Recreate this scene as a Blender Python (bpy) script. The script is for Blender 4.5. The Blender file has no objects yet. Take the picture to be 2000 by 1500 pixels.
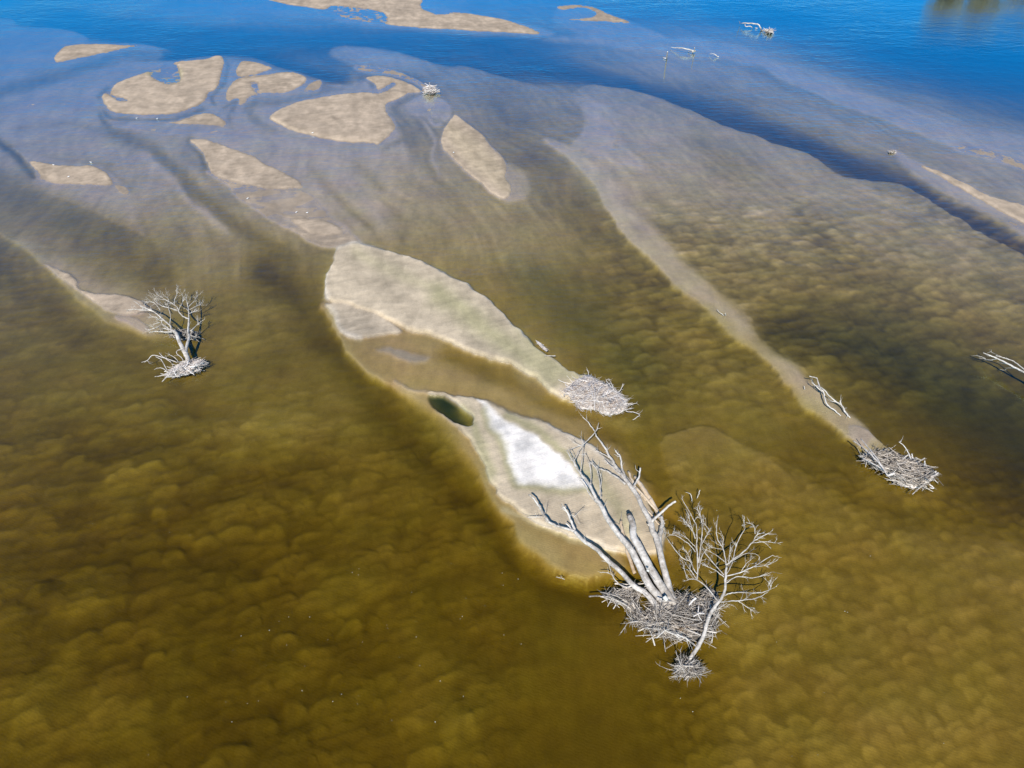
import bpy, math, random
import numpy as np
from mathutils import Vector
random.seed(7); rng = np.random.default_rng(11)
scene = bpy.context.scene
col = scene.collection

# ------------------------------------------------------------------ camera, sky, sun
CAM_H = 32.0; PITCH = math.radians(40.0); FPX = 1000/math.tan(math.radians(36.0))
cd = bpy.data.cameras.new('camera'); cd.sensor_width = 36.0
cd.lens = 18/math.tan(math.radians(36.0)); cd.clip_start = 0.5; cd.clip_end = 8000
cam = bpy.data.objects.new('camera', cd); col.objects.link(cam)
cam.location = (0, 0, CAM_H); cam.rotation_euler = (math.radians(90)-PITCH, 0, 0)
scene.camera = cam
SUN_EL = math.radians(44.0); SUN_AZ = math.radians(191.5)     # clockwise from +Y
world = bpy.data.worlds.new('World'); scene.world = world; world.use_nodes = True
wn = world.node_tree.nodes; wl = world.node_tree.links
sky = wn.new('ShaderNodeTexSky'); sky.sky_type = 'NISHITA'; sky.sun_disc = False
sky.sun_elevation = SUN_EL; sky.sun_rotation = SUN_AZ
sky.altitude = 300; sky.air_density = 1.0; sky.dust_density = 0.0; sky.ozone_density = 6.0
bg = wn['Background']; bg.inputs['Strength'].default_value = 0.10
hs = wn.new('ShaderNodeHueSaturation'); hs.inputs['Saturation'].default_value = 1.5
wl.new(sky.outputs[0], hs.inputs['Color']); wl.new(hs.outputs[0], bg.inputs['Color'])
sd = bpy.data.lights.new('sun', 'SUN'); sd.energy = 4.8; sd.angle = math.radians(0.55)
sd.color = (1.0, 0.95, 0.86)
sun = bpy.data.objects.new('sun', sd); col.objects.link(sun)
sv = Vector((math.cos(SUN_EL)*math.sin(SUN_AZ), math.cos(SUN_EL)*math.cos(SUN_AZ), math.sin(SUN_EL)))
sun.rotation_euler = sv.to_track_quat('Z', 'Y').to_euler(); sun.location = sv*300
scene.view_settings.view_transform = 'Standard'; scene.view_settings.look = 'None'
scene.view_settings.exposure = 0.1; scene.view_settings.gamma = 1.0
scene.cycles.transparent_max_bounces = 16; scene.cycles.max_bounces = 6
scene.cycles.volume_bounces = 0

# ------------------------------------------------------------------ ground layout from image pixels
# The river layout is kept in image pixel coordinates (u, v); W() turns a pixel
# point at a given height into metres, image_px() is the inverse for the plane z = 0.
CP, SP = math.cos(PITCH), math.sin(PITCH)
def W(u, v, h=0.0):
    dx = (u-1000)/FPX; dy = (750-v)/FPX
    d = Vector((dx, CP+dy*SP, -SP+dy*CP)); t = (CAM_H-h)/(-d.z)
    return Vector((d.x*t, d.y*t, h))
def MPP(u, v):      # metres per image pixel (across)
    dy = (750-v)/FPX
    return CAM_H/(SP-dy*CP)/FPX
def image_px(X, Y):  # ground metres to image pixels
    f = Y*CP+CAM_H*SP; f = np.maximum(f, 2.0)
    return 1000+FPX*X/f, 750-FPX*(Y*SP-CAM_H*CP)/f

def _hash(ix, iy, s):
    n = (ix.astype(np.int64)*374761393 + iy.astype(np.int64)*668265263 + s*982451653) & 0xffffffff
    n = ((n ^ (n >> 13))*1274126177) & 0xffffffff
    n = ((n ^ (n >> 16))*2246822519) & 0xffffffff
    return ((n ^ (n >> 15)) & 0xffffff)/float(0xffffff)
def vn(x, y, s=0):   # smooth noise, -1..1
    ix = np.floor(x); iy = np.floor(y); fx = x-ix; fy = y-iy
    ux = fx*fx*fx*(fx*(fx*6-15)+10); uy = fy*fy*fy*(fy*(fy*6-15)+10)
    def g(a, b):
        t = _hash(ix+a, iy+b, s)*2*math.pi
        return np.cos(t)*(fx-a)+np.sin(t)*(fy-b)
    a = g(0, 0); b = g(1, 0); c = g(0, 1); d = g(1, 1)
    return 1.5*((a*(1-ux)+b*ux)*(1-uy)+(c*(1-ux)+d*ux)*uy)
def fbm(x, y, s=0, o=4):
    r = 0; a = 1.0; t = 0
    for i in range(o):
        r = r+a*vn(x*2**i, y*2**i, s+i*17); t += a; a *= 0.5
    return r/t
def sst(t):
    t = np.clip(t, 0, 1); return t*t*(3-2*t)

ST = 2.0
gx = np.arange(-400, 2401, ST); gy = np.arange(-100, 1901, ST)
GX, GY = np.meshgrid(gx, gy)
k = np.clip((GY+160)/800, 0.22, 1.0)
WU = GX+k*(7*vn(GX/60, GY/45, 1)+3.0*vn(GX/22, GY/16, 2)+1.5*vn(GX/9, GY/7, 3))
WV = GY+k*(5*vn(GX/60, GY/45, 4)+2.2*vn(GX/22, GY/16, 5)+1.2*vn(GX/9, GY/7, 6))

# water depth (cm) estimated from image tone, every 200 pixels across and 100 down
DEP = np.array([[float(c) for c in r.split()] for r in """
60 50 25 12 10 35 70 100 120 120 120
26 22 80 60 90 90 35 26 70 110 120
22 20 18 14 20 45 14 50 36 48 75
12 14 10 10 14 38 12 26 38 26 26
40 22 24 8 20 28 20 28 28 36 16
28 38 26 32 28 30 42 36 32 42 36
46 20 38 44 38 36 50 28 44 50 50
56 52 44 46 18 15 50 42 42 64 60
60 60 52 48 42 20 44 46 48 70 80
64 64 60 56 50 20 38 48 54 62 80
62 64 64 62 58 30 36 48 50 54 58
68 66 66 66 62 62 48 46 46 47 48
66 68 68 68 68 62 52 48 47 47 48
66 68 70 70 70 66 58 52 50 48 48
64 66 70 72 72 70 64 58 52 50 50
60 62 68 74 74 70 66 60 58 54 54
""".strip().split('\n')])/100
def crom(vals, n, t):
    i = np.clip(np.floor(t).astype(int), 0, n-2); f = np.clip(t-i, 0, 1)
    g = lambda j: vals[np.clip(j, 0, n-1)]
    p0, p1, p2, p3 = g(i-1), g(i), g(i+1), g(i+2); f = f[:, None]
    return 0.5*(2*p1+(p2-p0)*f+(2*p0-5*p1+4*p2-p3)*f*f+(3*p1-p0-3*p2+p3)*f**3)
a = crom(DEP, 16, gy/100.0)               # (ny, 11)
Z = -crom(a.T, 11, gx/200.0).T            # (ny, nx)
Z = np.minimum(Z, -0.03)
SAND = np.array([0.48, 0.375, 0.27])
ALB = np.ones(GX.shape+(3,))*SAND

def parse(s):
    return [tuple(float(q) for q in p.split(',')) for p in s.split()]
def spline(P, closed, sub=4):
    P = np.array(P); n = len(P); out = []
    for i in range(n if closed else n-1):
        if closed: q = [P[(i+j-1) % n] for j in range(4)]
        else: q = [P[min(max(i+j-1, 0), n-1)] for j in range(4)]
        for k_ in range(sub):
            f = k_/sub
            out.append(0.5*(2*q[1]+(q[2]-q[0])*f+(2*q[0]-5*q[1]+4*q[2]-q[3])*f*f+(3*q[1]-q[0]-3*q[2]+q[3])*f**3))
    if not closed: out.append(P[-1])
    return np.array(out)
def window(pts, m):
    x0, x1 = pts[:, 0].min()-m, pts[:, 0].max()+m; y0, y1 = pts[:, 1].min()-m, pts[:, 1].max()+m
    i0, i1 = np.searchsorted(gx, [x0, x1]); j0, j1 = np.searchsorted(gy, [y0, y1])
    return slice(j0, j1), slice(i0, i1)
def mask(s, soft, closed=True):
    """0..1 inside mask of a smooth outline; each point may carry its own edge softness"""
    P = [(p+(soft,))[:3] if len(p) < 3 else p for p in parse(s)]
    pts = spline(P, closed); w = window(pts, max(pts[:, 2].max(), soft)+12)
    x, y = WU[w], WV[w]
    best = np.full(x.shape, 1e18); sf = np.zeros(x.shape); ins = np.zeros(x.shape, bool)
    n = len(pts)
    for i in range(n if closed else n-1):
        a_, b_ = pts[i], pts[(i+1) % n]
        dx, dy = b_[0]-a_[0], b_[1]-a_[1]; L = dx*dx+dy*dy+1e-9
        t = np.clip(((x-a_[0])*dx+(y-a_[1])*dy)/L, 0, 1)
        d = (x-a_[0]-t*dx)**2+(y-a_[1]-t*dy)**2
        m = d < best; best = np.where(m, d, best); sf = np.where(m, a_[2]+t*(b_[2]-a_[2]), sf)
        if closed:
            c = ((a_[1] > y) != (b_[1] > y))
            xi = a_[0]+(y-a_[1])*dx/(dy if abs(dy) > 1e-9 else 1e-9)
            ins ^= c & (x < xi)
    d = np.sqrt(best)
    if closed:
        d = np.where(ins, -d, d); return w, sst(0.5-d/np.maximum(sf, 1.0))
    return w, np.exp(-(d/np.maximum(sf, 1.0))**2*1.2)
def area(z, soft, s, rgb=None, k=1.0):
    w, m = mask(s, soft); m = m*k; Z[w] += (z-Z[w])*m
    if rgb is not None: ALB[w] += (np.array(rgb)-ALB[w])*m[..., None]
def dry(z, soft, s, rgb=None):       # only ever raises ground
    w, m = mask(s, soft); t = Z[w]+(z-Z[w])*m; Z[w] = np.maximum(Z[w], t)
    if rgb is not None: ALB[w] += (np.array(rgb)-ALB[w])*m[..., None]
def line(z, soft, s, k=1.0):
    w, m = mask(s, soft, False); Z[w] += (z-Z[w])*m*k
def tint(rgb, soft, s, k=1.0, closed=True):
    w, m = mask(s, soft, closed); ALB[w] += (np.array(rgb)-ALB[w])*(m*k)[..., None]

# --- upstream end (far): submerged bars and the blue main channel
area(-.20, 20, "120,20 170,2 260,-10 420,-20 620,-10 610,20 520,42 400,48 250,42")
line(-.09, 10, "400,8 470,14 560,22 640,30")
line(-.85, 24, "-100,0 40,28 200,58 330,82 480,88")
line(-.85, 30, "-60,-20 60,15 160,35 300,60 450,75 650,78 800,92 950,112 1100,136 1250,172 1400,218 1550,272 1680,326 1800,372 1900,428 2000,482 2120,540")
area(-.09, 7, "-120,30 -20,34 22,36 38,50 100,53 150,62 174,76 160,86,14 108,98,20 60,150,40 10,186,30 -120,215,30")
area(-.10, 6, "-120,230 0,192 80,172 160,145 240,121 310,121 292,137,16 242,152,20 217,176,20 207,202,24 217,236,30 180,266,50 100,275,60 -120,290,60")
area(-.09, 8, "98,126 104,94 140,83 200,82 280,86 334,96 320,108 250,116 150,128")
dry(.10, 4, "110,123 109,110 118,98 135,90 200,85 235,88 272,89 243,98 190,108 140,117")
area(-.10, 8, "290,122 345,116 420,103 482,103 545,127 600,143 632,153 640,166 700,156 722,164 705,186 604,206 600,240 560,262 480,262 420,252 300,246 205,236 196,215 190,190 205,172 240,150")
line(-.95, 16, "325,104 420,98 500,104 560,124 650,146 668,150", .8)
line(-.55, 14, "640,166 668,160 700,150", .5)
dry(.16, 5, "222,172 236,160 290,140 345,122 400,115 425,108 437,116 430,150 416,185 390,208 340,222 270,225 216,215 200,192 203,182 216,184")
area(-.025, 8, "292,142 325,123 345,127 352,142 352,160 330,166 305,158")
area(-.03, 5, "212,184 232,186 250,197 232,196")
line(-.07, 7, "200,200 225,226 290,230 350,225 396,205 412,182")
dry(.13, 4, "213,232 300,228 380,225 410,222 430,230 440,240 434,248 380,244 300,238 230,238")
dry(.09, 5, "470,120 490,119 531,132 511,143 476,150 462,145")
dry(.09, 5, "440,185 450,165 470,152 520,147 560,139 590,146 597,155 585,168 555,182 510,185 490,195 470,206 450,203")
area(-.02, 6, "489,160 506,164 504,180 494,176")
dry(.05, 4, "592,178 606,161 625,152 629,165 620,175 602,181")
line(-.30, 11, "520,238 498,232 488,212 500,200 540,196 600,192")
line(-.28, 10, "500,232 530,250 590,268", .7)
area(-.06, 14, "522,240 510,222 530,208 600,192 700,172 780,170 795,182 770,204 792,244 742,290 640,280 570,262")
dry(.26, 5, "531,228 560,208 640,190 720,180 760,178 792,182 780,192 757,200 753,209 765,225 779,242 760,262 740,283 720,278 640,272 580,255 545,242")
dry(.12, 4, "715,152 740,148 780,155 810,168 824,179 800,182 770,180 740,178 735,168 722,158")
line(-.12, 5, "640,165 700,170 738,180 770,166")
area(-.32, 9, "646,100 665,89 720,92 780,102 840,118 880,128,16 910,126,12 990,150,10 1050,165 1110,180 1132,205 1141,232 1138,257 1120,281 1110,286 1070,272,24 1030,260,30 980,255,40 930,230,40 890,200,30 850,160,20 790,140,14 700,130 664,117")
area(-.38, 16, "950,162 1050,178 1108,198 1130,230 1120,270 1080,266 1020,240 970,200")
area(-.13, 26, "652,104 670,92 740,96 800,110 830,125 800,132 720,124")
dry(.015, 5, "690,127 720,128 790,142 840,168 830,171 780,152 702,139")
area(-.45, 20, "770,205 860,190 885,225 870,250 850,300 815,330 790,280", k=.7)
area(-.05, 7, "775,205 800,192 832,184 866,195 882,215 870,235 840,229 800,224 780,215")
line(-.22, 5, "770,208 790,226 830,233 860,232")
line(-.02, 4, "815,222 835,215 855,205"); line(0.0, 4, "840,230 848,242 860,240")
line(-.45, 20, "770,215 800,250 830,300 850,350 900,400", .6)
# threads of deeper water winding round the islands, and the lee edges of the flats
line(-.5, 11, "-80,222 0,178 80,156 160,130 235,108 300,106", .8)
line(-.42, 5, "212,170 198,184 193,204 203,232 232,256")
line(-.4, 4, "420,202 415,188 438,160 446,132 440,112"); line(-.34, 4, "436,208 462,196 452,214")
line(-.42, 5, "398,212 345,230 285,234 225,230 205,214")
line(-.3, 5, "600,186 620,182 640,168"); line(-.35, 4, "446,226 452,246 470,262", .7)
line(-.4, 6, "796,190 772,206 784,232 798,256 770,282 745,296"); line(-.3, 5, "872,300 900,336 940,372 985,398", .8)
line(-.3, 6, "885,215 915,234 960,272 1000,318", .8)
# flats between
area(-.09, 60, "440,250 520,262 640,282 740,290 790,300 830,360 860,430 780,455 690,455 640,400 580,350 480,290 390,268 260,262 230,245")
area(-.24, 70, "760,300 840,330 920,400 900,480 800,470 760,380", k=.8)
line(-.45, 17, "215,250 240,262 292,286 330,320 370,360 410,395 460,432 520,472 570,500")
area(-.13, 16, "140,312 150,290 180,279 210,278 246,290 282,316 312,346 340,400,60 300,420,60 240,370,50 200,335,30 150,326", k=.9)
for q_, z_, w_ in (("225,245 320,256 420,258 520,272", -.015, 6), ("540,262 640,291 740,300", -.02, 6), ("610,330 660,380 720,440", -.22, 10), ("700,320 760,390 800,460", -.22, 14),
                   ("640,320 700,370 740,430", -.04, 8), ("20,215 110,200 190,205", -.03, 14), ("40,250 130,240 200,255", -.22, 8), ("830,240 850,275 845,310 860,340", -.08, 6),
                   ("280,300 330,345 380,400 440,450", -.05, 10), ("60,300 110,308 160,316 220,318", -.3, 7), ("210,325 240,350 256,372", -.3, 5), ("110,375 180,395 240,425", -.03, 6), ("190,385 215,384", -.25, 4)):
    line(z_, w_, q_, .85)
line(-.2, 14, "335,275 390,325 430,368 470,395")
line(-.5, 9, "372,274 388,290 398,308 405,330")
area(0.022, 14, "418,340 480,360 560,372 600,376 640,418 700,462 705,482 655,484,6 600,466,6 545,438,6 505,415,6 470,388,6 440,356,6")
line(.03, 4, "403,332 440,352 470,384 520,420 556,440 600,463 650,480")
dry(.10, 6, "370,274 385,272 430,280 480,300 530,325 575,350 592,366 560,370 500,364 450,352 415,335 402,320 395,300 385,288")
dry(.10, 6, "570,432 600,428 640,436 666,451 655,458 620,456 590,447")
for q in ("478,392 510,394 552,401 520,403", "540,418 575,421 602,425 570,427", "590,455 640,460 680,465 640,470"): dry(.06, 4, q)
# small far bars
area(-.04, 10, "1080,40 1120,64 1060,76 1180,88 1300,110 1400,112 1480,130 1440,112 1380,92 1300,68 1240,45 1160,20 1100,10", k=.75)
area(-.05, 10, "430,-20 560,10 650,14 660,40 760,52 900,62 1070,70 1060,54 980,36 900,20 840,10 820,-30")
line(-.45, 10, "920,0 1000,22 1060,40 1120,66", .6)
dry(.13, 4, "430,-40 500,-8 560,7 630,18 648,11 700,14 742,22 757,33 752,45 800,53 900,58 1000,64 1050,65 1040,57 980,38 930,28 890,25 862,30 840,25 820,10 812,-40")
area(-.025, 4, "640,20 680,12 740,25 757,40 740,46 690,35 660,28")
dry(.03, 3, "655,28 690,32 726,43 700,40")
dry(.06, 4, "1090,12 1150,10 1200,30 1231,45 1180,43 1105,38 1150,34 1165,26 1140,16 1100,20")
area(-.06, 10, "1400,112,4 1480,125,4 1520,150,4 1620,195,5 1720,232,5 1820,270,5 1900,300,5 2000,333,5 2120,372,5 2120,300,60 2000,262,60 1880,235,60 1760,200,60 1640,155,50 1540,120,40 1440,90,30 1330,70,20 1330,92,8")
area(0.03, 8, "1860,288 1900,300 1960,319 2000,332 2000,318 1950,300 1900,286")
area(-.22, 40, "1250,100 1400,118 1520,165 1640,225 1740,290 1690,290 1560,235 1420,170 1280,125", k=.7)
area(-.05, 8, "1740,292 1800,318,5 1860,344,5 1930,376,5 2000,402,5 2120,440,5 2120,520,20 2000,464,14 1950,430,20 1880,400,24 1800,352,16")
dry(.16, 5, "1800,324 1850,343 1925,378 2000,403 2110,445 2110,500 2005,440 1960,412 1900,380")
dry(.03, 4, "1968,430 1990,440 2060,480 2000,454")
dry(.01, 4, "1736,294 1745,293 1748,298 1738,298")
area(-.06, 14, "990,322 1012,322 1032,335 1036,365 1022,386 1000,394 985,388", k=.9)
dry(.14, 5, "888,222 905,235 940,262 960,285 985,310 992,325 990,345 1000,370 987,387 965,380 940,362 900,325 875,300 863,275 866,250 880,232")
# --- long right-hand bar with its sharp near edge
line(-.56, 42, "975,200 1000,250 1050,310 1110,375 1170,440 1230,500 1290,560")
area(-.19, 5, "1118,183 1150,165 1200,168 1260,180 1330,205 1400,235 1500,272 1560,290 1602,311 1642,336 1700,348 1740,351 1800,375 1900,440 2000,492 2120,560,10 2120,620,120 1900,600,160 1700,520,160 1500,440,160 1330,400,120 1200,330,40 1150,300,14 1110,289,6 1131,264 1141,238 1137,210", k=.8)
area(-.03, 18, "1140,200 1180,205 1210,240 1215,280 1260,330 1180,310 1115,290 1135,262 1145,235", k=.9)
line(-.2, 6, "1180,222 1205,252 1204,284", .8)
area(-.52, 60, "1350,260 1450,300 1480,340 1440,350 1380,310", k=.6)
area(-.46, 70, "1560,400 1640,460 1740,560 1700,570 1620,500 1560,440", k=.6)
area(-.05, 10, "1060,270,10 1110,310,6 1150,350,6 1180,400,6 1212,450,7 1262,500,9 1322,560,9 1382,605,7 1452,670,7 1502,705,7 1532,745,7 1572,790,7 1625,832,7 1700,880,10 1745,890,20 1722,852,30 1676,806,36 1600,742,40 1530,680,40 1462,622,40 1398,560,40 1322,488,44 1255,414,50 1195,348,50 1120,290,24")
area(-1.0, 110, "1500,640 1600,690 1720,760 1850,860 2000,960 2150,1050 2150,900 2000,780 1850,700 1700,640 1560,600", k=.8)
line(-.62, 30, "1300,600 1400,660 1480,735 1530,790 1600,860", .7)
dry(.03, 7, "1655,835 1690,838 1730,862 1745,885 1705,884 1668,862")
area(-.30, 50, "1680,900 1750,860 1850,930 1800,985 1700,950", k=.7)
area(-.30, 12, "1898,512 1940,506 2000,524 2150,560 2150,760,100 2000,700,100 1920,600,50", k=.7)
# --- left side
line(-.6, 9, "-30,262 10,282 42,312 70,344")
line(-.16, 12, "-60,262 -20,300 30,338 70,372 110,400", .8)
area(-.08, 14, "20,284,6 60,320,6 72,345,6 62,352,8 75,368,7 110,386,7 170,406,7 230,436,7 284,458,8 268,426,30 262,396,40 250,360,30 212,330,30 150,318,40 60,296,30")
dry(.11, 4, "60,320 66,315 110,322 150,326 172,323 200,331 214,345 222,361 190,362 150,360 104,357 76,349 84,342")
dry(.03, 3, "226,363 245,365 250,378 236,380")
line(-.50, 36, "-60,350 20,375 80,402 180,442 260,482 310,530")
line(-.28, 36, "-60,420 40,450 150,505 260,565", .8)
area(-.07, 20, "-40,440,14 0,455,10 50,491,8 85,516,8 118,550,8 150,582,8 198,617,8 240,638,8 295,652,12 330,640,50 300,590,70 240,560,70 150,520,60 60,470,40")
dry(.11, 4, "88,515 110,525 140,540 150,550 156,567 190,572 262,580 285,600 262,613 215,608 190,597 170,580 130,552")
dry(.05, 4, "226,614 262,620 292,640 275,644 245,633")
line(-.62, 44, "-60,470 0,520 60,570 125,630 190,668 260,705 310,730")
# --- centre: big dry island, shelf, lower island
line(-.8, 38, "520,520 580,580 640,660 720,752 800,850 870,925 950,1005 1020,1080 1090,1130 1190,1160")
area(-.085, 50, "626,585,14 650,640,10 680,692,10 720,732,10 770,758,10 850,810,30 905,880,30 945,960,30 990,1025,30 1015,1070,40 1075,1115,40 1150,1135,40 1240,1110,40 1330,1080,40 1330,1000,40 1250,920,30 1200,850,60 1140,790,50 1080,720,30 900,600,60 700,560,40", rgb=(.42,.30,.155))
area(-.42, 40, "1240,1040 1300,1060 1330,1120 1280,1150 1230,1110", k=.6)
line(-.28, 22, "880,690 960,720 1020,752 1060,775 1140,800 1230,830")
line(-.10, 12, "690,690 800,735 900,762 1000,790 1100,825")
dry(.22, 10, "655,490 670,480 705,478 760,490 830,515 900,548 950,580 990,620 1025,655 1052,682 1088,702 1122,727 1160,745 1180,780 1100,780 1065,755 1050,740 1000,716 940,695 880,672 820,650 780,636 730,612 690,600 655,592 640,575 637,550 643,525 650,505", rgb=(.56,.455,.32))
dry(.07, 6, "638,590 656,592 690,600 732,612 778,640 774,652 730,655 690,661 668,650 653,625 640,604", rgb=(.51,.415,.30))
line(.02, 5, "770,742 810,760 860,771 935,783 1000,805 1070,832")
dry(.005, 12, "735,680 790,682 825,690 843,700 810,707 770,700")
dry(.16, 10, "838,768 880,771 935,782 990,804 1060,830 1112,848 1152,870 1200,910 1250,960 1288,1010 1302,1048 1290,1080 1232,1082 1190,1073 1120,1046 1060,1025 1030,1010 1000,986 970,960 950,920 930,880 906,850 895,836 860,806", rgb=(.56,.455,.32))
area(-.28, 10, "838,772 868,773 895,788 921,816 919,832 895,829 868,810 848,792", rgb=(.035,.06,.05))
# --- lower right: lobate bar fronts
area(-.30, 8, "1295,882 1297,852 1340,832 1390,828 1440,850,16 1520,890,30 1600,932,40 1700,990,50 1850,1025,60 2050,1060,60 2300,1200,60 2300,1800,60 1400,1800,200 1420,1300,120 1330,1100,60 1310,960,20", k=.85)
area(-.42, 12, "1388,702 1430,692 1480,720,30 1560,800,60 1500,860,60 1390,780,20", k=.6)
line(-.5, 22, "1180,840 1250,850 1290,900 1290,980 1320,1020", .5)
tint((.10,.09,.05), 7, "72,1126 92,1114 120,1124 112,1140 90,1146 76,1152", .45)
tint((.13,.11,.06), 12, "30,1180 60,1172 92,1185 86,1212 55,1222 28,1205", .25)

# --- colours of the dry ground
tint((.95,.88,.80), 10, "935,783 985,820 1050,858 1110,908 1146,946 1140,962 1080,956 1010,950 995,920 985,880 960,840 943,803")
for q in ('1000,866 1030,862 1036,878 1010,884', '1085,925 1120,930 1126,946 1096,944', '966,822 984,828 992,850 974,846'): tint((.60,.57,.53), 14, q, .7)
OL = (.39,.35,.19)
for q, w_, k_ in (("945,806 962,842 986,884 996,925 1012,953 1080,958 1150,962", 10, .8), ("990,812 1050,846 1100,885 1150,935", 9, .8),
               ("905,800 930,850 945,890 960,930", 14, .8), ("1160,930 1210,1000 1230,1040", 18, .6),
               ("860,580 940,640 1010,690 1080,740", 26, .8), ("700,500 760,530 850,570", 16, .4), ("1010,640 1060,700 1130,745", 14, .7),
               ("290,142 340,160 352,140", 6, .6)):
    tint(OL, w_, q, k_, False)
for q in ("660,486 705,478 760,489 830,514 900,547 950,580 990,620 1025,655", "642,520 637,550 642,580", "645,600 668,645 700,660", "985,990 1040,1020 1120,1050 1200,1078", "1070,834 1130,862 1190,905 1240,955"):
    tint((.66,.57,.46), 6, q, .7, False)
tint((.33,.28,.22), 14, "740,682 790,684 840,700 800,706", .7)
tint((.36,.28,.20), 18, "1000,725 1040,740 1060,770 1030,775", .7)
tint((.50,.40,.25), 30, "880,240 980,320 1000,380 940,350 880,280", .5)
RIDGE = '1112,296 1150,350 1182,400 1215,450 1265,503 1325,563 1388,610 1458,678 1508,715 1545,760 1590,805 1640,845'
# bed greyer in the deep channels and paler in the far reaches, greener algae on the near bed
nz = fbm(GX/300, GY/200, 50, 3)
g = sst((760-GY+0.25*(GX-1000)+120*nz)/520)
ALB += (np.array([.54,.42,.29])-ALB)*(g*(Z < -.03))[..., None]*.75
deep = sst((-Z-.25)/.5)
ALB += (ALB*np.array([.95,.98,.72])-ALB)*((1-g)*deep)[..., None]
tint((.24,.27,.33), 160, "1500,640 1650,700 1850,830 2100,980 2100,800 1900,690 1700,620", .8)
tint((.26,.26,.25), 120, "1000,500 1150,560 1300,700 1250,800 1150,700 1050,600", .6)
for q, w_ in ((RIDGE, 26),):
    tint((.52,.42,.27), w_, q, .7, False)
for q, w_ in (('20,470 60,500 100,535 150,590 200,625 250,645', 14), ('640,600 680,690 740,745', 10), ('800,770 880,860 930,950 990,1020 1080,1085', 26)):
    tint((.50,.42,.26), w_, q, .4, False)
ALB = np.clip(ALB, .02, .95)

near_ = sst((GY-780)/200); ALB *= (1-near_)[..., None]+near_[..., None]*np.where((Z < -.16)[..., None], np.array([1.0, .93, .72]), 1.0)
# strength of the three sizes of bedform
A3 = sst((GY-640)/260)*sst((1080-GX+0.15*(GY-800))/260)*sst((-Z-.3)/.2)
A1 = sst((GX-1180)/160)*sst((GY-820)/120)*sst((-Z-.2)/.15)
A2 = sst((GX-1080)/200)*sst((GY-300)/120)*sst((900-GY)/180)*sst((-Z-.12)/.2)+.55*sst((700-GX)/200)*sst((GY-440)/160)*sst((820-GY)/160)*sst((-Z-.3)/.2)
A2 = np.clip(A2, 0, 1)

def samp(R, u, v):
    fx = np.clip((u-gx[0])/ST, 0, len(gx)-1.001); fy = np.clip((v-gy[0])/ST, 0, len(gy)-1.001)
    i = fx.astype(int); j = fy.astype(int); fx = fx-i; fy = fy-j
    if R.ndim == 3: fx = fx[..., None]; fy = fy[..., None]
    return (R[j, i]*(1-fx)+R[j, i+1]*fx)*(1-fy)+(R[j+1, i]*(1-fx)+R[j+1, i+1]*fx)*fy

FLOW = (-.353, .935)
def dunes(X, Y, Lu, Lv, seed):
    """overlapping lobed bedforms: gentle rise, short steep lee facing downstream"""
    X = X+Lv*.16*vn(X/Lv/.7, Y/Lv/.7, seed+5)+Lv*.45*vn(X/Lv/3, Y/Lv/3, seed+6)
    Y = Y+Lv*.16*vn(X/Lv/.7, Y/Lv/.7, seed+7)+Lv*.35*vn(X/Lv/3, Y/Lv/3, seed+8)
    u = (X*FLOW[0]+Y*FLOW[1])/Lu; v = (X*FLOW[1]-Y*FLOW[0])/Lv
    iu = np.floor(u); iv = np.floor(v); acc = np.zeros(X.shape)
    for a_ in (-1, 0, 1, 2):
        for b_ in (-1, 0, 1):
            cu = iu+a_; cv = iv+b_
            ju = _hash(cu, cv, seed); jv = _hash(cu, cv, seed+1); sz = .65+.6*_hash(cu, cv, seed+2); am = .5+.5*_hash(cu, cv, seed+3)
            dv = (v-(cv+.25+.5*jv))/(.85*sz); t = (u-(cu+.2+.6*ju))+.5*dv*dv
            r = np.where(t < 0, sst(1+t/1.25), 1-sst(t/.62))
            acc = acc+np.exp(6*am*r*sst(1.1*(1-dv*dv)))
    return (np.log(acc)/6-.40)*1.3+.13

# ------------------------------------------------------------------ materials
def mat(name):
    m = bpy.data.materials.new(name); m.use_nodes = True; nt = m.node_tree; nt.nodes.clear()
    return m, nt.nodes, nt.links
def N(n, t, **kw):
    o = n.new(t)
    for k_, v_ in kw.items():
        if k_.startswith('i_'):
            key = k_[2:]; key = int(key) if key.isdigit() else key.replace('_', ' ')
            o.inputs[key].default_value = v_
        else: setattr(o, k_, v_)
    return o
def mth(n, l, op, a_, b_=None, clamp=False):
    o = n.new('ShaderNodeMath'); o.operation = op; o.use_clamp = clamp
    for i, q in enumerate((a_, b_)):
        if q is None: continue
        if isinstance(q, (int, float)): o.inputs[i].default_value = q
        else: l.new(q, o.inputs[i])
    return o.outputs[0]

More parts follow.
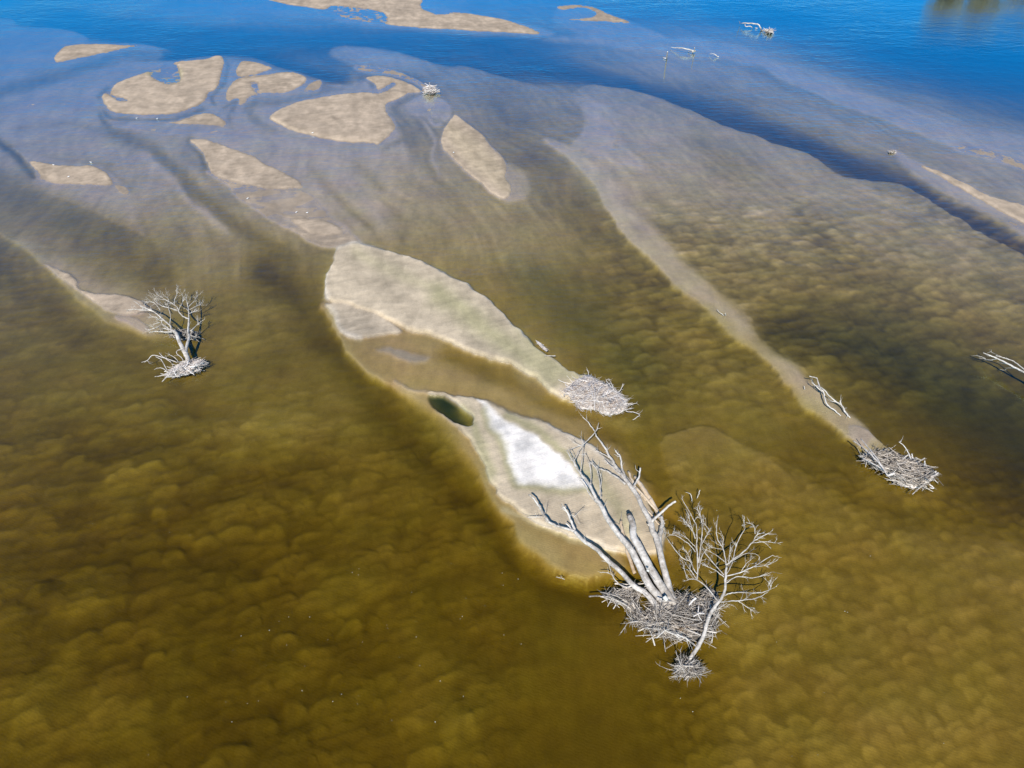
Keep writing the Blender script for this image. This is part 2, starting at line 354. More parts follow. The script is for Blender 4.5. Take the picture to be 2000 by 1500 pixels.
def bed_material():
    m, n, l = mat('river_sand')
    out = N(n, 'ShaderNodeOutputMaterial'); b = N(n, 'ShaderNodeBsdfPrincipled')
    geo = N(n, 'ShaderNodeNewGeometry'); at = N(n, 'ShaderNodeAttribute', attribute_name='albedo')
    sep = N(n, 'ShaderNodeSeparateXYZ'); l.new(geo.outputs['Position'], sep.inputs[0])
    wr = N(n, 'ShaderNodeMapRange', i_1=-.05, i_2=.15); wet = N(n, 'ShaderNodeValToRGB'); e = wet.color_ramp.elements
    e[0].position = .20; e[0].color = (.92,)*3+(1,); e[1].position = 1; e[1].color = (1, 1, 1, 1)
    for p_, c_ in ((.27, .74), (.42, .78), (.62, .98)): q_ = e.new(p_); q_.color = (c_,)*3+(1,)
    l.new(wr.outputs[0], wet.inputs[0])
    n1 = N(n, 'ShaderNodeTexNoise', i_Scale=1.3, i_Detail=6.0, i_Roughness=.62); l.new(geo.outputs['Position'], n1.inputs['Vector'])
    zz = mth(n, l, 'ADD', sep.outputs[2], mth(n, l, 'MULTIPLY', mth(n, l, 'SUBTRACT', n1.outputs[0], .5), .05))
    l.new(zz, wr.inputs[0])
    # streaks and speckle along the flow
    mp = N(n, 'ShaderNodeMapping'); mp.inputs['Rotation'].default_value = (0, 0, math.atan2(FLOW[0], FLOW[1])*-1); mp.inputs['Scale'].default_value = (1.0, .22, 1)
    l.new(geo.outputs['Position'], mp.inputs['Vector'])
    n2 = N(n, 'ShaderNodeTexNoise', i_Scale=1.1, i_Detail=7.0, i_Roughness=.6); l.new(mp.outputs[0], n2.inputs['Vector'])
    n3 = N(n, 'ShaderNodeTexNoise', i_Scale=9.0, i_Detail=5.0, i_Roughness=.7); l.new(geo.outputs['Position'], n3.inputs['Vector'])
    v = mth(n, l, 'ADD', mth(n, l, 'MULTIPLY', mth(n, l, 'SUBTRACT', n2.outputs[0], .5), .55), mth(n, l, 'MULTIPLY', mth(n, l, 'SUBTRACT', n3.outputs[0], .5), .55))
    v = mth(n, l, 'ADD', v, mth(n, l, 'MULTIPLY', mth(n, l, 'SUBTRACT', n1.outputs[0], .5), .45))
    v = mth(n, l, 'MULTIPLY', mth(n, l, 'ADD', v, 1.0), wet.outputs[0])
    vm = N(n, 'ShaderNodeVectorMath', operation='SCALE'); l.new(at.outputs['Color'], vm.inputs[0]); l.new(v, vm.inputs['Scale'])
    l.new(vm.outputs[0], b.inputs['Base Color'])
    rg = N(n, 'ShaderNodeMapRange', i_1=0.0, i_2=.05, i_3=.35, i_4=.95); l.new(zz, rg.inputs[0]); l.new(rg.outputs[0], b.inputs['Roughness'])
    b.inputs['Specular IOR Level'].default_value = .3
    # small current ripples
    wv = N(n, 'ShaderNodeTexWave', wave_type='BANDS', bands_direction='Y', i_Scale=2.2, i_Distortion=7.0, i_Detail=3.0); wv.inputs['Detail Scale'].default_value = 1.2
    mp2 = N(n, 'ShaderNodeMapping'); mp2.inputs['Rotation'].default_value = (0, 0, -math.atan2(FLOW[0], FLOW[1])); l.new(geo.outputs['Position'], mp2.inputs['Vector']); l.new(mp2.outputs[0], wv.inputs['Vector'])
    hh = mth(n, l, 'ADD', mth(n, l, 'MULTIPLY', wv.outputs['Fac'], .15), mth(n, l, 'ADD', mth(n, l, 'MULTIPLY', n3.outputs[0], .8), n1.outputs[0]))
    bp = N(n, 'ShaderNodeBump', i_Strength=.3, i_Distance=.07); l.new(hh, bp.inputs['Height']); l.new(bp.outputs[0], b.inputs['Normal'])
    l.new(b.outputs[0], out.inputs['Surface'])
    return m

WATER_ABS = (0.36, 0.19, -0.0)
def water_material():
    m, n, l = mat('river_water')
    out = N(n, 'ShaderNodeOutputMaterial'); geo = N(n, 'ShaderNodeNewGeometry')
    mp = N(n, 'ShaderNodeMapping'); mp.inputs['Rotation'].default_value = (0, 0, math.radians(-8)); mp.inputs['Scale'].default_value = (.45, 1.0, 1); l.new(geo.outputs['Position'], mp.inputs['Vector'])
    a1 = N(n, 'ShaderNodeTexNoise', i_Scale=1.5, i_Detail=4.0, i_Roughness=.55); l.new(mp.outputs[0], a1.inputs['Vector'])
    a2 = N(n, 'ShaderNodeTexNoise', i_Scale=.35, i_Detail=2.0); l.new(mp.outputs[0], a2.inputs['Vector'])
    pm = N(n, 'ShaderNodeTexNoise', i_Scale=.035, i_Detail=3.0); l.new(geo.outputs['Position'], pm.inputs['Vector'])
    pr = N(n, 'ShaderNodeMapRange', i_1=.38, i_2=.68, i_3=.25, i_4=1.0); l.new(pm.outputs[0], pr.inputs[0])
    h = mth(n, l, 'MULTIPLY', mth(n, l, 'ADD', a1.outputs[0], mth(n, l, 'MULTIPLY', a2.outputs[0], 1.2)), pr.outputs[0])
    bp = N(n, 'ShaderNodeBump', i_Strength=.7, i_Distance=.09); l.new(h, bp.inputs['Height'])
    gl = N(n, 'ShaderNodeBsdfGlossy', i_Roughness=.11); gl.inputs['Color'].default_value = (.62, .9, 1, 1); l.new(bp.outputs[0], gl.inputs['Normal'])
    tr = N(n, 'ShaderNodeBsdfTransparent')
    dt = N(n, 'ShaderNodeVectorMath', operation='DOT_PRODUCT'); l.new(bp.outputs[0], dt.inputs[0]); l.new(geo.outputs['Incoming'], dt.inputs[1])
    ca_ = mth(n, l, 'SUBTRACT', 1.0, mth(n, l, 'ABSOLUTE', dt.outputs['Value']), True)
    fr = mth(n, l, 'ADD', mth(n, l, 'MULTIPLY', mth(n, l, 'POWER', ca_, 4.1), 2.1), .014, True)      # reflectance, same from both sides
    mx = N(n, 'ShaderNodeMixShader'); l.new(fr, mx.inputs[0]); l.new(tr.outputs[0], mx.inputs[1]); l.new(gl.outputs[0], mx.inputs[2])
    l.new(mx.outputs[0], out.inputs['Surface'])
    va = N(n, 'ShaderNodeVolumeAbsorption', i_Density=2.5); va.inputs['Color'].default_value = (.640, .592, .0, 1)
    l.new(va.outputs[0], out.inputs['Volume'])
    m.cycles.homogeneous_volume = True
    return m

def wood_material(name, c1, c2, rough=.85, sc=6.0):
    m, n, l = mat(name)
    out = N(n, 'ShaderNodeOutputMaterial'); b = N(n, 'ShaderNodeBsdfPrincipled', i_Roughness=rough); b.inputs['Specular IOR Level'].default_value = .25
    tc = N(n, 'ShaderNodeNewGeometry')
    n1 = N(n, 'ShaderNodeTexNoise', i_Scale=sc, i_Detail=6.0, i_Roughness=.65); l.new(tc.outputs['Position'], n1.inputs['Vector'])
    n2 = N(n, 'ShaderNodeTexNoise', i_Scale=sc*.22, i_Detail=3.0); l.new(tc.outputs['Position'], n2.inputs['Vector'])
    at = N(n, 'ShaderNodeAttribute', attribute_name='tone')
    f = mth(n, l, 'ADD', mth(n, l, 'MULTIPLY', n1.outputs[0], .7), mth(n, l, 'MULTIPLY', n2.outputs[0], .6)); f = mth(n, l, 'SUBTRACT', f, .15)
    f = mth(n, l, 'ADD', f, at.outputs['Fac'])
    rp = N(n, 'ShaderNodeValToRGB'); rp.color_ramp.elements[0].position = .33; rp.color_ramp.elements[1].position = .74
    rp.color_ramp.elements[0].color = (*c1, 1); rp.color_ramp.elements[1].color = (*c2, 1); l.new(f, rp.inputs[0]); l.new(rp.outputs[0], b.inputs['Base Color'])
    bp = N(n, 'ShaderNodeBump', i_Strength=.4, i_Distance=.02); l.new(n1.outputs[0], bp.inputs['Height']); l.new(bp.outputs[0], b.inputs['Normal'])
    l.new(b.outputs[0], out.inputs['Surface']); return m
M_BED = bed_material(); M_WATER = water_material()

# ------------------------------------------------------------------ river bed and water
th = np.concatenate([np.radians(np.linspace(-66, 66, 1250)), np.radians(np.linspace(66, 294, 40))[1:-1]])
rr = np.concatenate([[1.0, 4.0, 7.0], 9.0*np.exp(np.linspace(0, math.log(235/9.0), 960)), [260, 320, 420, 700, 1500, 3500]])
TH, RR = np.meshgrid(th, rr)
X = (RR*np.sin(TH)).ravel(); Y = (RR*np.cos(TH)).ravel()
u, v = image_px(X, Y)
zb = samp(Z, u, v)
zb = np.where((zb < -.4), -.4+(zb+.4)*.62, zb)
MS = np.hypot(X, Y, )/1376; up_ = sst((620-v)/350); dd_ = np.maximum(-zb, 1e-4); dd_ = dd_*(1-.18*sst((1000-v)/300)); zb = np.where(zb < 0, -(dd_*(1-up_)+up_*(.9*dd_**1.4+2.2*np.maximum(dd_-.4, 0))), zb)
el_ = np.arctan2(CAM_H, np.hypot(X, Y)); zb = np.where(zb < 0, zb*2.9/(1.44+1/np.sin(el_)), zb)     # depth scaled by view angle, standing in for refraction at the surface
al = samp(ALB, u, v); a1 = samp(A1, u, v); a2 = samp(A2, u, v); a3 = samp(A3, u, v)
far = sst((np.abs(u-1000)-1300)/400)+sst((Y*0-Y+2)/10); far = np.clip(far, 0, 1)
zb = zb*(1-far)+(-.7)*far
damp = np.clip(-zb/.25, 0.05, 1)
uf = X*FLOW[0]+Y*FLOW[1]+1.5*vn(X/9, Y/9, 81); vf = X*FLOW[1]-Y*FLOW[0]+2.5*vn(X/16, Y/16, 82)
cur = fbm(vf/1.1, uf/11, 83, 4); cur2 = fbm(vf/.9, uf/.5, 84, 3); fl = sst((v*-1+760)/300)
al = al*(1+fl*(.17*cur+.10*cur2))[:, None]; zb = zb+np.where(zb < 0, fl*np.clip(-zb/.1, .1, 1)*(.035*cur+.012*cur2), 0)
patch = .6+.7*fbm(X/14, Y/14, 90, 2)
d3 = dunes(X, Y, 1.25, 1.6, 300); d3b = dunes(X, Y, .6, .8, 340); d1 = dunes(X, Y, .72, .9, 400); d2 = dunes(X, Y, 1.35, 1.9, 500); d2b = dunes(X, Y, .6, .9, 540)
zb = zb+a3*patch*.22*(d3-.5)+a3*.06*(d3b-.5)+a3*.20*fbm(X/6, Y/4.5, 63, 3)+a1*.055*(d1-.5)+a1*.07*(dunes(X, Y, 2.0, 2.8, 440)-.5)+a1*.03*fbm(X/1.1, Y/.9, 64, 3)+a2*patch*.17*(d2-.5)+a2*.05*(d2b-.5)
trough_shade = 1+a3*(.34*(d3-.5)+.15*(d3b-.5))+a1*.5*(d1-.5)+a2*(.6*(d2-.5)+.3*(d2b-.5))     # dimming of the deeper troughs painted into the bed colour
al = al*np.clip(trough_shade, .45, 1.5)[:, None]
al = al*(1+.22*fbm(X/5, Y/5, 95, 4))[:, None]
hu = (zb < 0)*.045*fbm(X/3.5, Y/2.5, 97, 3); al = al*np.stack([1-hu*.4, 1+hu, 1-hu*2], -1)
zb = zb+damp*(.06*fbm(X/9, Y/9, 60, 3)+.02*fbm(X/1.6, Y/1.6, 61, 3))
uu = X*FLOW[0]+Y*FLOW[1]; vv = X*FLOW[1]-Y*FLOW[0]
shore = np.exp(-((zb-.05)/.05)**2)*np.clip(MS/.03, .4, 1.3)
zb = zb+shore*(.020*fbm(vv/1.6, uu/.45, 66, 4)+.012*fbm(X/1.2, Y/1.2, 67, 3))
low = (zb > .01)*(zb < .2)*sst((700-v)/200); zb = zb-low*.04*sst(.5+1.2*fbm(vv/5, uu/2.2, 74, 4))
dryk = sst(zb/.08); rip = fbm(vv/2.6+.6*vn(X/3, Y/3, 69), uu/.55, 68, 4)
zb = zb+dryk*(.05*fbm(X/3, Y/3, 62, 4)+.03*rip)
pt = fbm(vv/2.6, uu/6, 76, 5); damp_ = sst((pt+.02)/.22)*dryk; al = al*(1-.13*damp_)[:, None]; fine = fbm(vv/.9, uu/.22, 78, 3); zb = zb+dryk*.012*fine
al = al*(1+dryk*(.10*fine+.15*rip+.30*fbm(X/1.8, Y/1.8, 72, 5)))[:, None]
dist = np.hypot(X, Y)
land = sst((dist-205-25*vn(X/60, Y/60, 70))/25)*sst((X-70-20*vn(X/40, Y/40, 71))/25)*(Y > 0)
zb = zb*(1-land)+1.6*land; al = al*(1-land[:, None])+np.array([.13,.12,.05])*land[:, None]
nt_, nr_ = len(th), len(rr)
def grid_mesh(name, X, Y, Zv, nr, nt, m):
    me = bpy.data.meshes.new(name)
    i = np.arange(nr-1)[:, None]*nt; j = np.arange(nt)[None, :]; j2 = (j+1) % nt
    q = np.stack([i+j, i+j2, i+nt+j2, i+nt+j], -1).reshape(-1, 4)[:, ::-1]
    me.vertices.add(len(X)); me.vertices.foreach_set('co', np.stack([X, Y, Zv], -1).astype(np.float32).ravel())
    me.loops.add(q.size); me.loops.foreach_set('vertex_index', q.astype(np.int32).ravel())
    me.polygons.add(len(q)); me.polygons.foreach_set('loop_start', np.arange(0, q.size, 4, dtype=np.int32))
    me.polygons.foreach_set('use_smooth', np.ones(len(q), bool))
    me.update(calc_edges=True); me.validate()
    me.materials.append(m); o = bpy.data.objects.new(name, me); col.objects.link(o); return o
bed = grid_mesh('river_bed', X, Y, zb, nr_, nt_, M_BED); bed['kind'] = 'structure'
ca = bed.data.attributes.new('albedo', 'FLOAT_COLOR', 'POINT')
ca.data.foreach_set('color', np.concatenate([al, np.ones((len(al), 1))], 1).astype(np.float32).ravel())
B = 3400
wm = bpy.data.meshes.new('water')
wm.from_pydata([(x, y, z) for z in (-9, 0) for x, y in ((-B, -B), (B, -B), (B, B), (-B, B))], [],
               [(3, 2, 1, 0), (4, 5, 6, 7), (0, 1, 5, 4), (1, 2, 6, 5), (2, 3, 7, 6), (3, 0, 4, 7)])
wm.materials.append(M_WATER); water = bpy.data.objects.new('water', wm); col.objects.link(water); water['kind'] = 'structure'
def ground(x, y):        # height of the bed under a world point
    u_, v_ = image_px(np.array([x], float), np.array([y], float)); return float(samp(Z, u_, v_)[0])

# ------------------------------------------------------------------ driftwood
M_BARK = wood_material('bleached_wood', (.27,.235,.195), (.88,.82,.74))
M_STICK = wood_material('weathered_sticks', (.18,.155,.13), (.74,.66,.57), sc=9)
M_PALE = wood_material('pale_brush', (.42,.36,.32), (.92,.86,.80), sc=9)
M_TAN = wood_material('peeled_log', (.42,.30,.19), (.78,.64,.48), sc=5)
M_MOUND = wood_material('gap_shade_roots', (.03,.025,.02), (.20,.17,.145), sc=5)  # matted core, near-black to paint in the shade between sticks
M_PMOUND = wood_material('pale_matted_roots', (.34,.29,.26), (.82,.74,.68), sc=5)
M_FLECK = wood_material('foam', (.6,.6,.52), (.8,.8,.72))

HK = [1.0, 1.0]      # how far stems rise, and how stout they are
class TB:
    def __init__(s): s.v = []; s.f = []; s.t = []
    def tube(s, pts, rad, sides=6, tone=0.0, cap=True):
        n = len(pts); b = len(s.v); up = Vector((0, 0, 1)); prev = None
        for i in range(n):
            d = (pts[min(i+1, n-1)]-pts[max(i-1, 0)])
            if d.length < 1e-6: d = Vector((1, 0, 0))
            d.normalize()
            a = (prev if prev is not None else (up if abs(d.z) < .9 else Vector((1, 0, 0))))
            a = (a-d*a.dot(d))
            if a.length < 1e-5: a = d.orthogonal()
            a.normalize(); prev = a; c = d.cross(a)
            for k in range(sides):
                q = 2*math.pi*k/sides
                s.v.append(pts[i]+(a*math.cos(q)+c*math.sin(q))*rad[i]); s.t.append(tone)
            if i:
                for k in range(sides):
                    k2 = (k+1) % sides; p = b+(i-1)*sides; r = b+i*sides
                    s.f.append((p+k, p+k2, r+k2, r+k))
        if cap:
            s.f.append(tuple(b+k for k in range(sides))[::-1]); s.f.append(tuple(b+(n-1)*sides+k for k in range(sides)))
    def build(s, name, m, parent=None, base=Vector((0, 0, 0)), smooth=True):
        me = bpy.data.meshes.new(name); me.from_pydata([tuple(p-base) for p in s.v], [], s.f)
        at = me.attributes.new('tone', 'FLOAT', 'POINT'); at.data.foreach_set('value', s.t)
        me.polygons.foreach_set('use_smooth', [smooth]*len(me.polygons)); me.materials.append(m); me.update()
        o = bpy.data.objects.new(name, me); col.objects.link(o)
        if parent is not None: o.parent = parent
        else: o.location = base
        return o
def tag(o, label, cat, group=None, kind=None):
    if label: o['label'] = label
    if cat: o['category'] = cat
    if group: o['group'] = group
    if kind: o['kind'] = kind
    return o
def thing(name, base, label, cat, group=None):
    o = bpy.data.objects.new(name, None); o.empty_display_size = .3; col.objects.link(o); o.location = base
    return tag(o, label, cat, group)
def V3(): return Vector((random.gauss(0, 1), random.gauss(0, 1), random.gauss(0, 1))).normalized()
def path(s, wob=.5, sub=4):
    """u,v,height,radius (image pixels) -> smooth 3-D points and radii in metres"""
    P = spline([p for p in parse(s)], False, sub); pts = []; rad = []
    for i, p in enumerate(P):
        m = MPP(p[0], p[1]); w = V3()*m*wob*min(1, .35*p[3]+.35) if 0 < i < len(P)-1 else Vector()
        pts.append(W(p[0], p[1], p[2]*HK[0])+w); rad.append(max(p[3]*HK[1], .28)*m)
    return pts, rad
def twigs(tb, pts, rad, n, L, depth=1, t0=.25, spread=1.0, sides=4, lift=0.1):
    for _ in range(n):
        t = t0+(1-t0)*random.random(); i = min(int(t*(len(pts)-1)), len(pts)-2)
        p = pts[i].lerp(pts[i+1], random.random()); d = (pts[i+1]-pts[i]).normalized()
        q = (d+V3()*spread*.8+Vector((0, 0, lift))).normalized(); l = L*random.uniform(.4, 1.1)
        r0 = min(rad[i]*.5, l*.03+.004); r0 = max(r0, .010); m = 5; P = [p]; R = [r0]
        for k in range(m):
            q = (q+V3()*.22+Vector((0, 0, .03))).normalized(); P.append(P[-1]+q*l/m); R.append(max(r0*(1-.75*(k+1)/m), .004))
        tb.tube(P, R, sides, random.uniform(-.1, .15), cap=False)
        if depth > 1: twigs(tb, P, R, 3, L*.5, depth-1, .3, spread, 3, lift)
def part(name, s, m, parent, base, sides=7, tw=0, L=.5, depth=1, tone=0.0, label=None, wob=.5, spread=1.0, lift=.1):
    """one mesh per connected branching piece; separate pieces become separate parts"""
    groups = []
    for q in s.split('|'):
        P = spline([p for p in parse(q)], False, 4)
        for g in groups:
            if any(math.hypot(a[0]-b[0], a[1]-b[1]) < 3.2 for a in (P[0], P[-1]) for b in g[1]):
                g[0].append(q); g[1].extend(P); break
        else: groups.append(([q], list(P)))
    for qs, _ in groups:
        tb = TB()
        for q in qs:
            pts, rad = path(q, wob); tb.tube(pts, rad, sides, tone)
            if tw: twigs(tb, pts, rad, tw, L, depth, spread=spread, lift=lift)
        o = tb.build(name, m, parent, base)
        if label: o['label'] = label
    return o
def inside(P, x, y):
    c = False; n = len(P)
    for i in range(n):
        a, b = P[i], P[(i+1) % n]
        if (a[1] > y) != (b[1] > y) and x < a[0]+(y-a[1])*(b[0]-a[0])/(b[1]-a[1]): c = not c
    return c
def edge_dist(P, x, y):
    d = 1e9; n = len(P)
    for i in range(n):
        a, b = P[i], P[(i+1) % n]; dx, dy = b[0]-a[0], b[1]-a[1]; t = max(0, min(1, ((x-a[0])*dx+(y-a[1])*dy)/(dx*dx+dy*dy+1e-9)))
        d = min(d, math.hypot(x-a[0]-t*dx, y-a[1]-t*dy))
    return d
def heap(s, hmax, n, L, r, parent, base, m=None, mm=None, z0=0.0, mode='along', names=('mat', 'sticks'), curl=.35, lab=None, fill=.85, rise=.35, ang=None):
    """mound of matted wood inside an outline, with n sticks lying over it"""
    m = m or M_STICK; mm = mm or M_MOUND
    P = [tuple(q[:2]) for q in spline([p for p in parse(s)], True, 3)]
    cx = sum(p[0] for p in P)/len(P); cy = sum(p[1] for p in P)/len(P)
    rad = max(edge_dist(P, cx, cy), 3.0)
    if not inside(P, cx, cy): rad = max(edge_dist(P, *[(P[0][i]+P[len(P)//2][i])/2 for i in (0, 1)]), 4.0)
    def hh(x, y):
        if not inside(P, x, y): return 0.0
        return hmax*math.sqrt(min(1, edge_dist(P, x, y)/rad*.9))*(.8+.25*math.sin(x*.23+y*.31)+.12*math.sin(x*.7-y*.5))
    # mound body
    x0, x1 = min(p[0] for p in P), max(p[0] for p in P); y0, y1 = min(p[1] for p in P), max(p[1] for p in P)
    st = max((x1-x0)/46, .5); nx = int((x1-x0)/st)+3; ny = int((y1-y0)/st)+3; idx = {}; tb = TB()
    for j in range(ny):
        for i in range(nx):
            x = x0-st+i*st; y = y0-st+j*st
            if inside(P, x, y) or edge_dist(P, x, y) < st*1.2:
                h = hh(x, y)*fill; h = z0+(h*random.uniform(.8, 1.1) if h > 0 else -.25)
                idx[(i, j)] = len(tb.v); tb.v.append(W(x, y, h)); tb.t.append(random.uniform(-.2, .2))
    for (i, j) in idx:
        q = [(i, j), (i+1, j), (i+1, j+1), (i, j+1)]
        if all(k in idx for k in q): tb.f.append(tuple(idx[k] for k in q)[::-1])
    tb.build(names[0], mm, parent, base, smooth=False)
    tb = TB(); k = 0
    while k < n:
        x = random.uniform(x0-1, x1+1); y = random.uniform(y0-1, y1+1)
        if not inside(P, x, y): continue
        e = edge_dist(P, x, y); k += 1
        h = z0+hh(x, y)*random.uniform(.75, 1.08)+.02
        if mode == 'radial' or (mode == 'mix' and random.random() < .5):
            a = math.atan2(-(y-cy), x-cx)+random.gauss(0, .5)
        elif ang is not None: a = ang+random.gauss(0, .5)
        else: # follow the nearest edge
            bi = min(range(len(P)), key=lambda i: (P[i][0]-x)**2+(P[i][1]-y)**2); a_, b_ = P[bi-1], P[(bi+1) % len(P)]
            a = math.atan2(-(b_[1]-a_[1]), b_[0]-a_[0])+random.gauss(0, .45)
        d = Vector((math.cos(a), math.sin(a), random.gauss(.06, rise*.5))); l = L*random.uniform(.3, 1.2)*(1.5 if k % 14 == 0 else 1)
        c0 = W(x, y, h); ns = 5; bend = V3()*curl*1.5; bend.z *= .5; q = d.normalized(); Pp = [c0-q*l*(.5 if mode != 'radial' else .1)]
        for i in range(ns): q = (q+bend/ns+V3()*.1).normalized(); Pp.append(Pp[-1]+q*l/ns)
        rr_ = r*random.uniform(.45, 1.25)*(2.6 if k % 14 == 0 else 1); R = [rr_*(1-.6*i/ns) for i in range(ns+1)]
        tb.tube(Pp, R, 4, random.uniform(-.3, .28), cap=False)
    o = tb.build(names[1], m, parent, base); o['kind'] = 'stuff'
    return hh

# --- the big many-stemmed dead tree on the point of the lower sand island
b0 = W(1306, 1190, 0); HK[:] = [.62, .8]
T = thing('fallen_tree', b0, 'huge bleached dead tree with several thick grey trunks lying over the pale sand island', 'dead tree')
def H(s): return s
part('trunk', "1330,1212,.1,8 1294,1194,.45,8 1276,1175,.7,7.2 1258,1156,.9,6.6 1238,1144,1.0,6.2 1210,1114,1.2,5.6 1182,1090,1.3,5.2 1166,1074,1.35,5 1140,1056,1.3,4.4 1122,1038,1.3,4.2", M_BARK, T, b0, 12, 10, .6, 1, label='lowest trunk, curving out over the water on the left', wob=.5)
part('branch', "1122,1038,1.3,3.4 1112,1034,1.3,3 1090,1028,1.2,2.9 1074,1020,1.2,2.8 1062,1006,1.3,2.5 1054,990,1.5,2.3 1046,978,1.7,2.1 1032,966,1.9,1.8|1060,1010,1.3,1.1 1046,1010,1.2,.9 1030,1010,1.2,.7|1054,992,1.5,.8 1048,985,1.4,.6|1064,1004,1.3,.7 1066,985,1.8,.4|1062,1012,1.3,.8 1070,1022,1.1,.5", M_BARK, T, b0, 7, 2, .5, 1, wob=1)
part('branch', "1124,1040,1.3,3.3 1118,1024,1.4,2.8 1112,1008,1.6,2.5 1104,994,1.9,2.2 1100,990,2.0,2.0|1118,1034,1.3,2 1105,1022,1.5,1.5|1108,1000,1.6,1.4 1096,992,1.6,.8|1112,1006,1.6,.8 1122,1008,1.8,.5 1132,1024,1.2,.4|1120,1010,1.5,.7 1134,998,1.9,.5 1140,992,2.1,.4", M_BARK, T, b0, 7, 2, .4, 1, wob=1)
part('trunk', "1318,1205,.2,10 1298,1178,.7,9.6 1270,1146,1.1,9 1254,1116,1.4,8.6 1236,1080,1.7,7.8 1222,1060,1.85,7 1210,1046,1.95,6.4 1188,1016,2.2,5.6 1174,988,2.4,5 1164,974,2.5,4.6", M_BARK, T, b0, 12, 6, .6, 1, wob=.5)
part('branch', "1164,974,2.5,3.8 1150,944,2.6,3.2 1136,928,2.7,2.8 1124,908,2.8,2.3 1114,892,2.9,1.6 1107,880,3.0,1|1107,880,3.0,.8 1138,868,3.1,.9 1152,856,3.2,1 1164,842,3.3,1 1170,825,3.4,.6|1134,920,2.7,1.1 1138,880,2.9,.9 1135,852,3.1,.6|1122,900,2.8,1 1130,880,2.9,.8 1138,872,3,.6|1124,906,2.8,.7 1118,888,3,.5 1111,874,3.1,.3|1138,872,3,.6 1124,866,3,.4 1116,860,3,.3", M_BARK, T, b0, 7, 5, .45, 1, wob=1)
part('branch', "1168,986,2.4,2 1152,964,2.4,1.6 1140,945,2.5,1.2 1132,938,2.6,.8|1174,974,2.5,2 1172,950,2.6,1.4 1166,920,2.8,1 1154,900,3,.7|1170,966,2.5,1.2 1175,940,2.8,.8 1168,915,3,.5|1154,946,2.6,1.5 1154,920,2.8,1 1148,900,3,.8 1140,886,3.1,.5", M_BARK, T, b0, 6, 6, .5, 1, wob=1)
part('trunk', "1326,1200,.2,11 1308,1170,.8,10.4 1290,1142,1.2,10 1270,1110,1.6,9.6 1250,1070,1.9,9 1238,1050,2.0,8.4 1236,1024,2.1,7.4 1229,1008,2.2,6.8", M_BARK, T, b0, 12, 8, .7, 1, label='thick trunk snapped off short at its top', wob=.5)
part('broken_end', "1231,1013,2.2,4.6 1227.5,1004,2.3,4.8", M_MOUND, T, b0, 9, wob=0)
part('trunk', "1330,1195,.2,9.5 1312,1166,.7,9 1302,1130,1.0,8 1292,1090,1.3,7.4 1282,1050,1.5,7 1276,1040,1.5,6.8 1270,1018,1.6,6.2 1256,992,1.7,5.6 1242,964,1.8,5.2 1226,942,1.9,4.8 1212,924,2.0,4.2", M_BARK, T, b0, 12, 8, .6, 1, wob=.5)
part('branch', "1212,924,2,3.6 1200,906,2.1,3.1 1190,890,2.2,2.7 1178,870,2.4,2.2 1165,852,2.5,1.7 1160,840,2.6,1.3 1148,824,2.8,.9 1138,814,2.9,.6|1190,894,2.2,1.2 1176,886,2.2,1 1163,878,2.3,.7|1212,928,2,1.8 1192,908,2,1.2 1180,898,2.1,.7|1222,938,2,1.6 1202,915,2,1 1192,900,2.1,.6|1200,904,2.1,1.2 1188,886,2,.8 1184,880,2,.5", M_BARK, T, b0, 7, 6, .45, 1, wob=1)
part('branch', "1222,946,1.9,2.8 1204,932,1.9,2.4 1184,920,1.9,2 1168,914,2,1.6 1158,908,2,1.1 1151,902,2.1,.7|1168,914,2,.8 1156,900,2.2,.5", M_BARK, T, b0, 6, 2, .4, 1, wob=1)
part('branch', "1220,934,2,2.6 1215,912,2.2,2.2 1211,892,2.5,1.9 1206,885,2.6,1.6 1202,880,2.7,1.1|1211,892,2.5,.8 1206,892,2.4,.5", M_BARK, T, b0, 7, 6, .4, 1, wob=1)
part('branch', "1240,958,1.8,2.2 1239,948,2.0,2.2 1247,934,2.3,2.1 1249,924,2.5,2.0 1251,914,2.7,1.9|1248,922,2.5,.7 1242,916,2.6,.5 1241,908,2.7,.3", M_BARK, T, b0, 8, 0, label='short upright limb near the top', wob=.6)
part('branch', "1266,1026,1.6,3.6 1271,1020,1.7,3.2 1284,1008,2.0,3 1296,997,2.2,2.8 1310,985,2.4,2.5 1320,979,2.6,2.3", M_BARK, T, b0, 9, 0, label='cleanly broken limb pointing right over the water', wob=.4)
part('trunk', "1312,1170,.5,6 1302,1130,.8,6.4 1294,1100,1.0,6.6 1288,1067,1.1,6 1290,1040,1.15,5 1294,1023,1.2,4.4 1291,1009,1.2,3.8", M_BARK, T, b0, 9, 6, .5, 1, wob=1)
part('branch', "1240,1120,.5,4.4 1228,1086,.8,4.4 1220,1054,1.0,4 1214,1030,1.1,3.6 1213,1018,1.2,3", M_TAN, T, b0, 8, 4, .5, 1, wob=.8, label='peeled tan stub beside the second trunk')
part('branch', "1238,1144,.9,2.6 1218,1146,.7,1.6 1204,1136,.7,1.4 1194,1122,.8,1.1 1184,1118,.8,.9 1172,1118,.8,.6|1194,1122,.8,.9 1190,1104,1,.7 1184,1094,1,.5", M_BARK, T, b0, 6, 10, .5, 1, wob=1)
HK[:] = [1, .9]
hh = heap("1270,1180 1300,1166 1335,1158 1372,1172 1398,1186 1402,1210 1392,1236 1366,1250 1330,1250 1296,1243 1266,1230 1246,1212 1268,1204", 1.0, 720, 1.5, .016, T, b0, names=('root_mass', 'roots'), fill=.8, rise=.5, z0=.0)
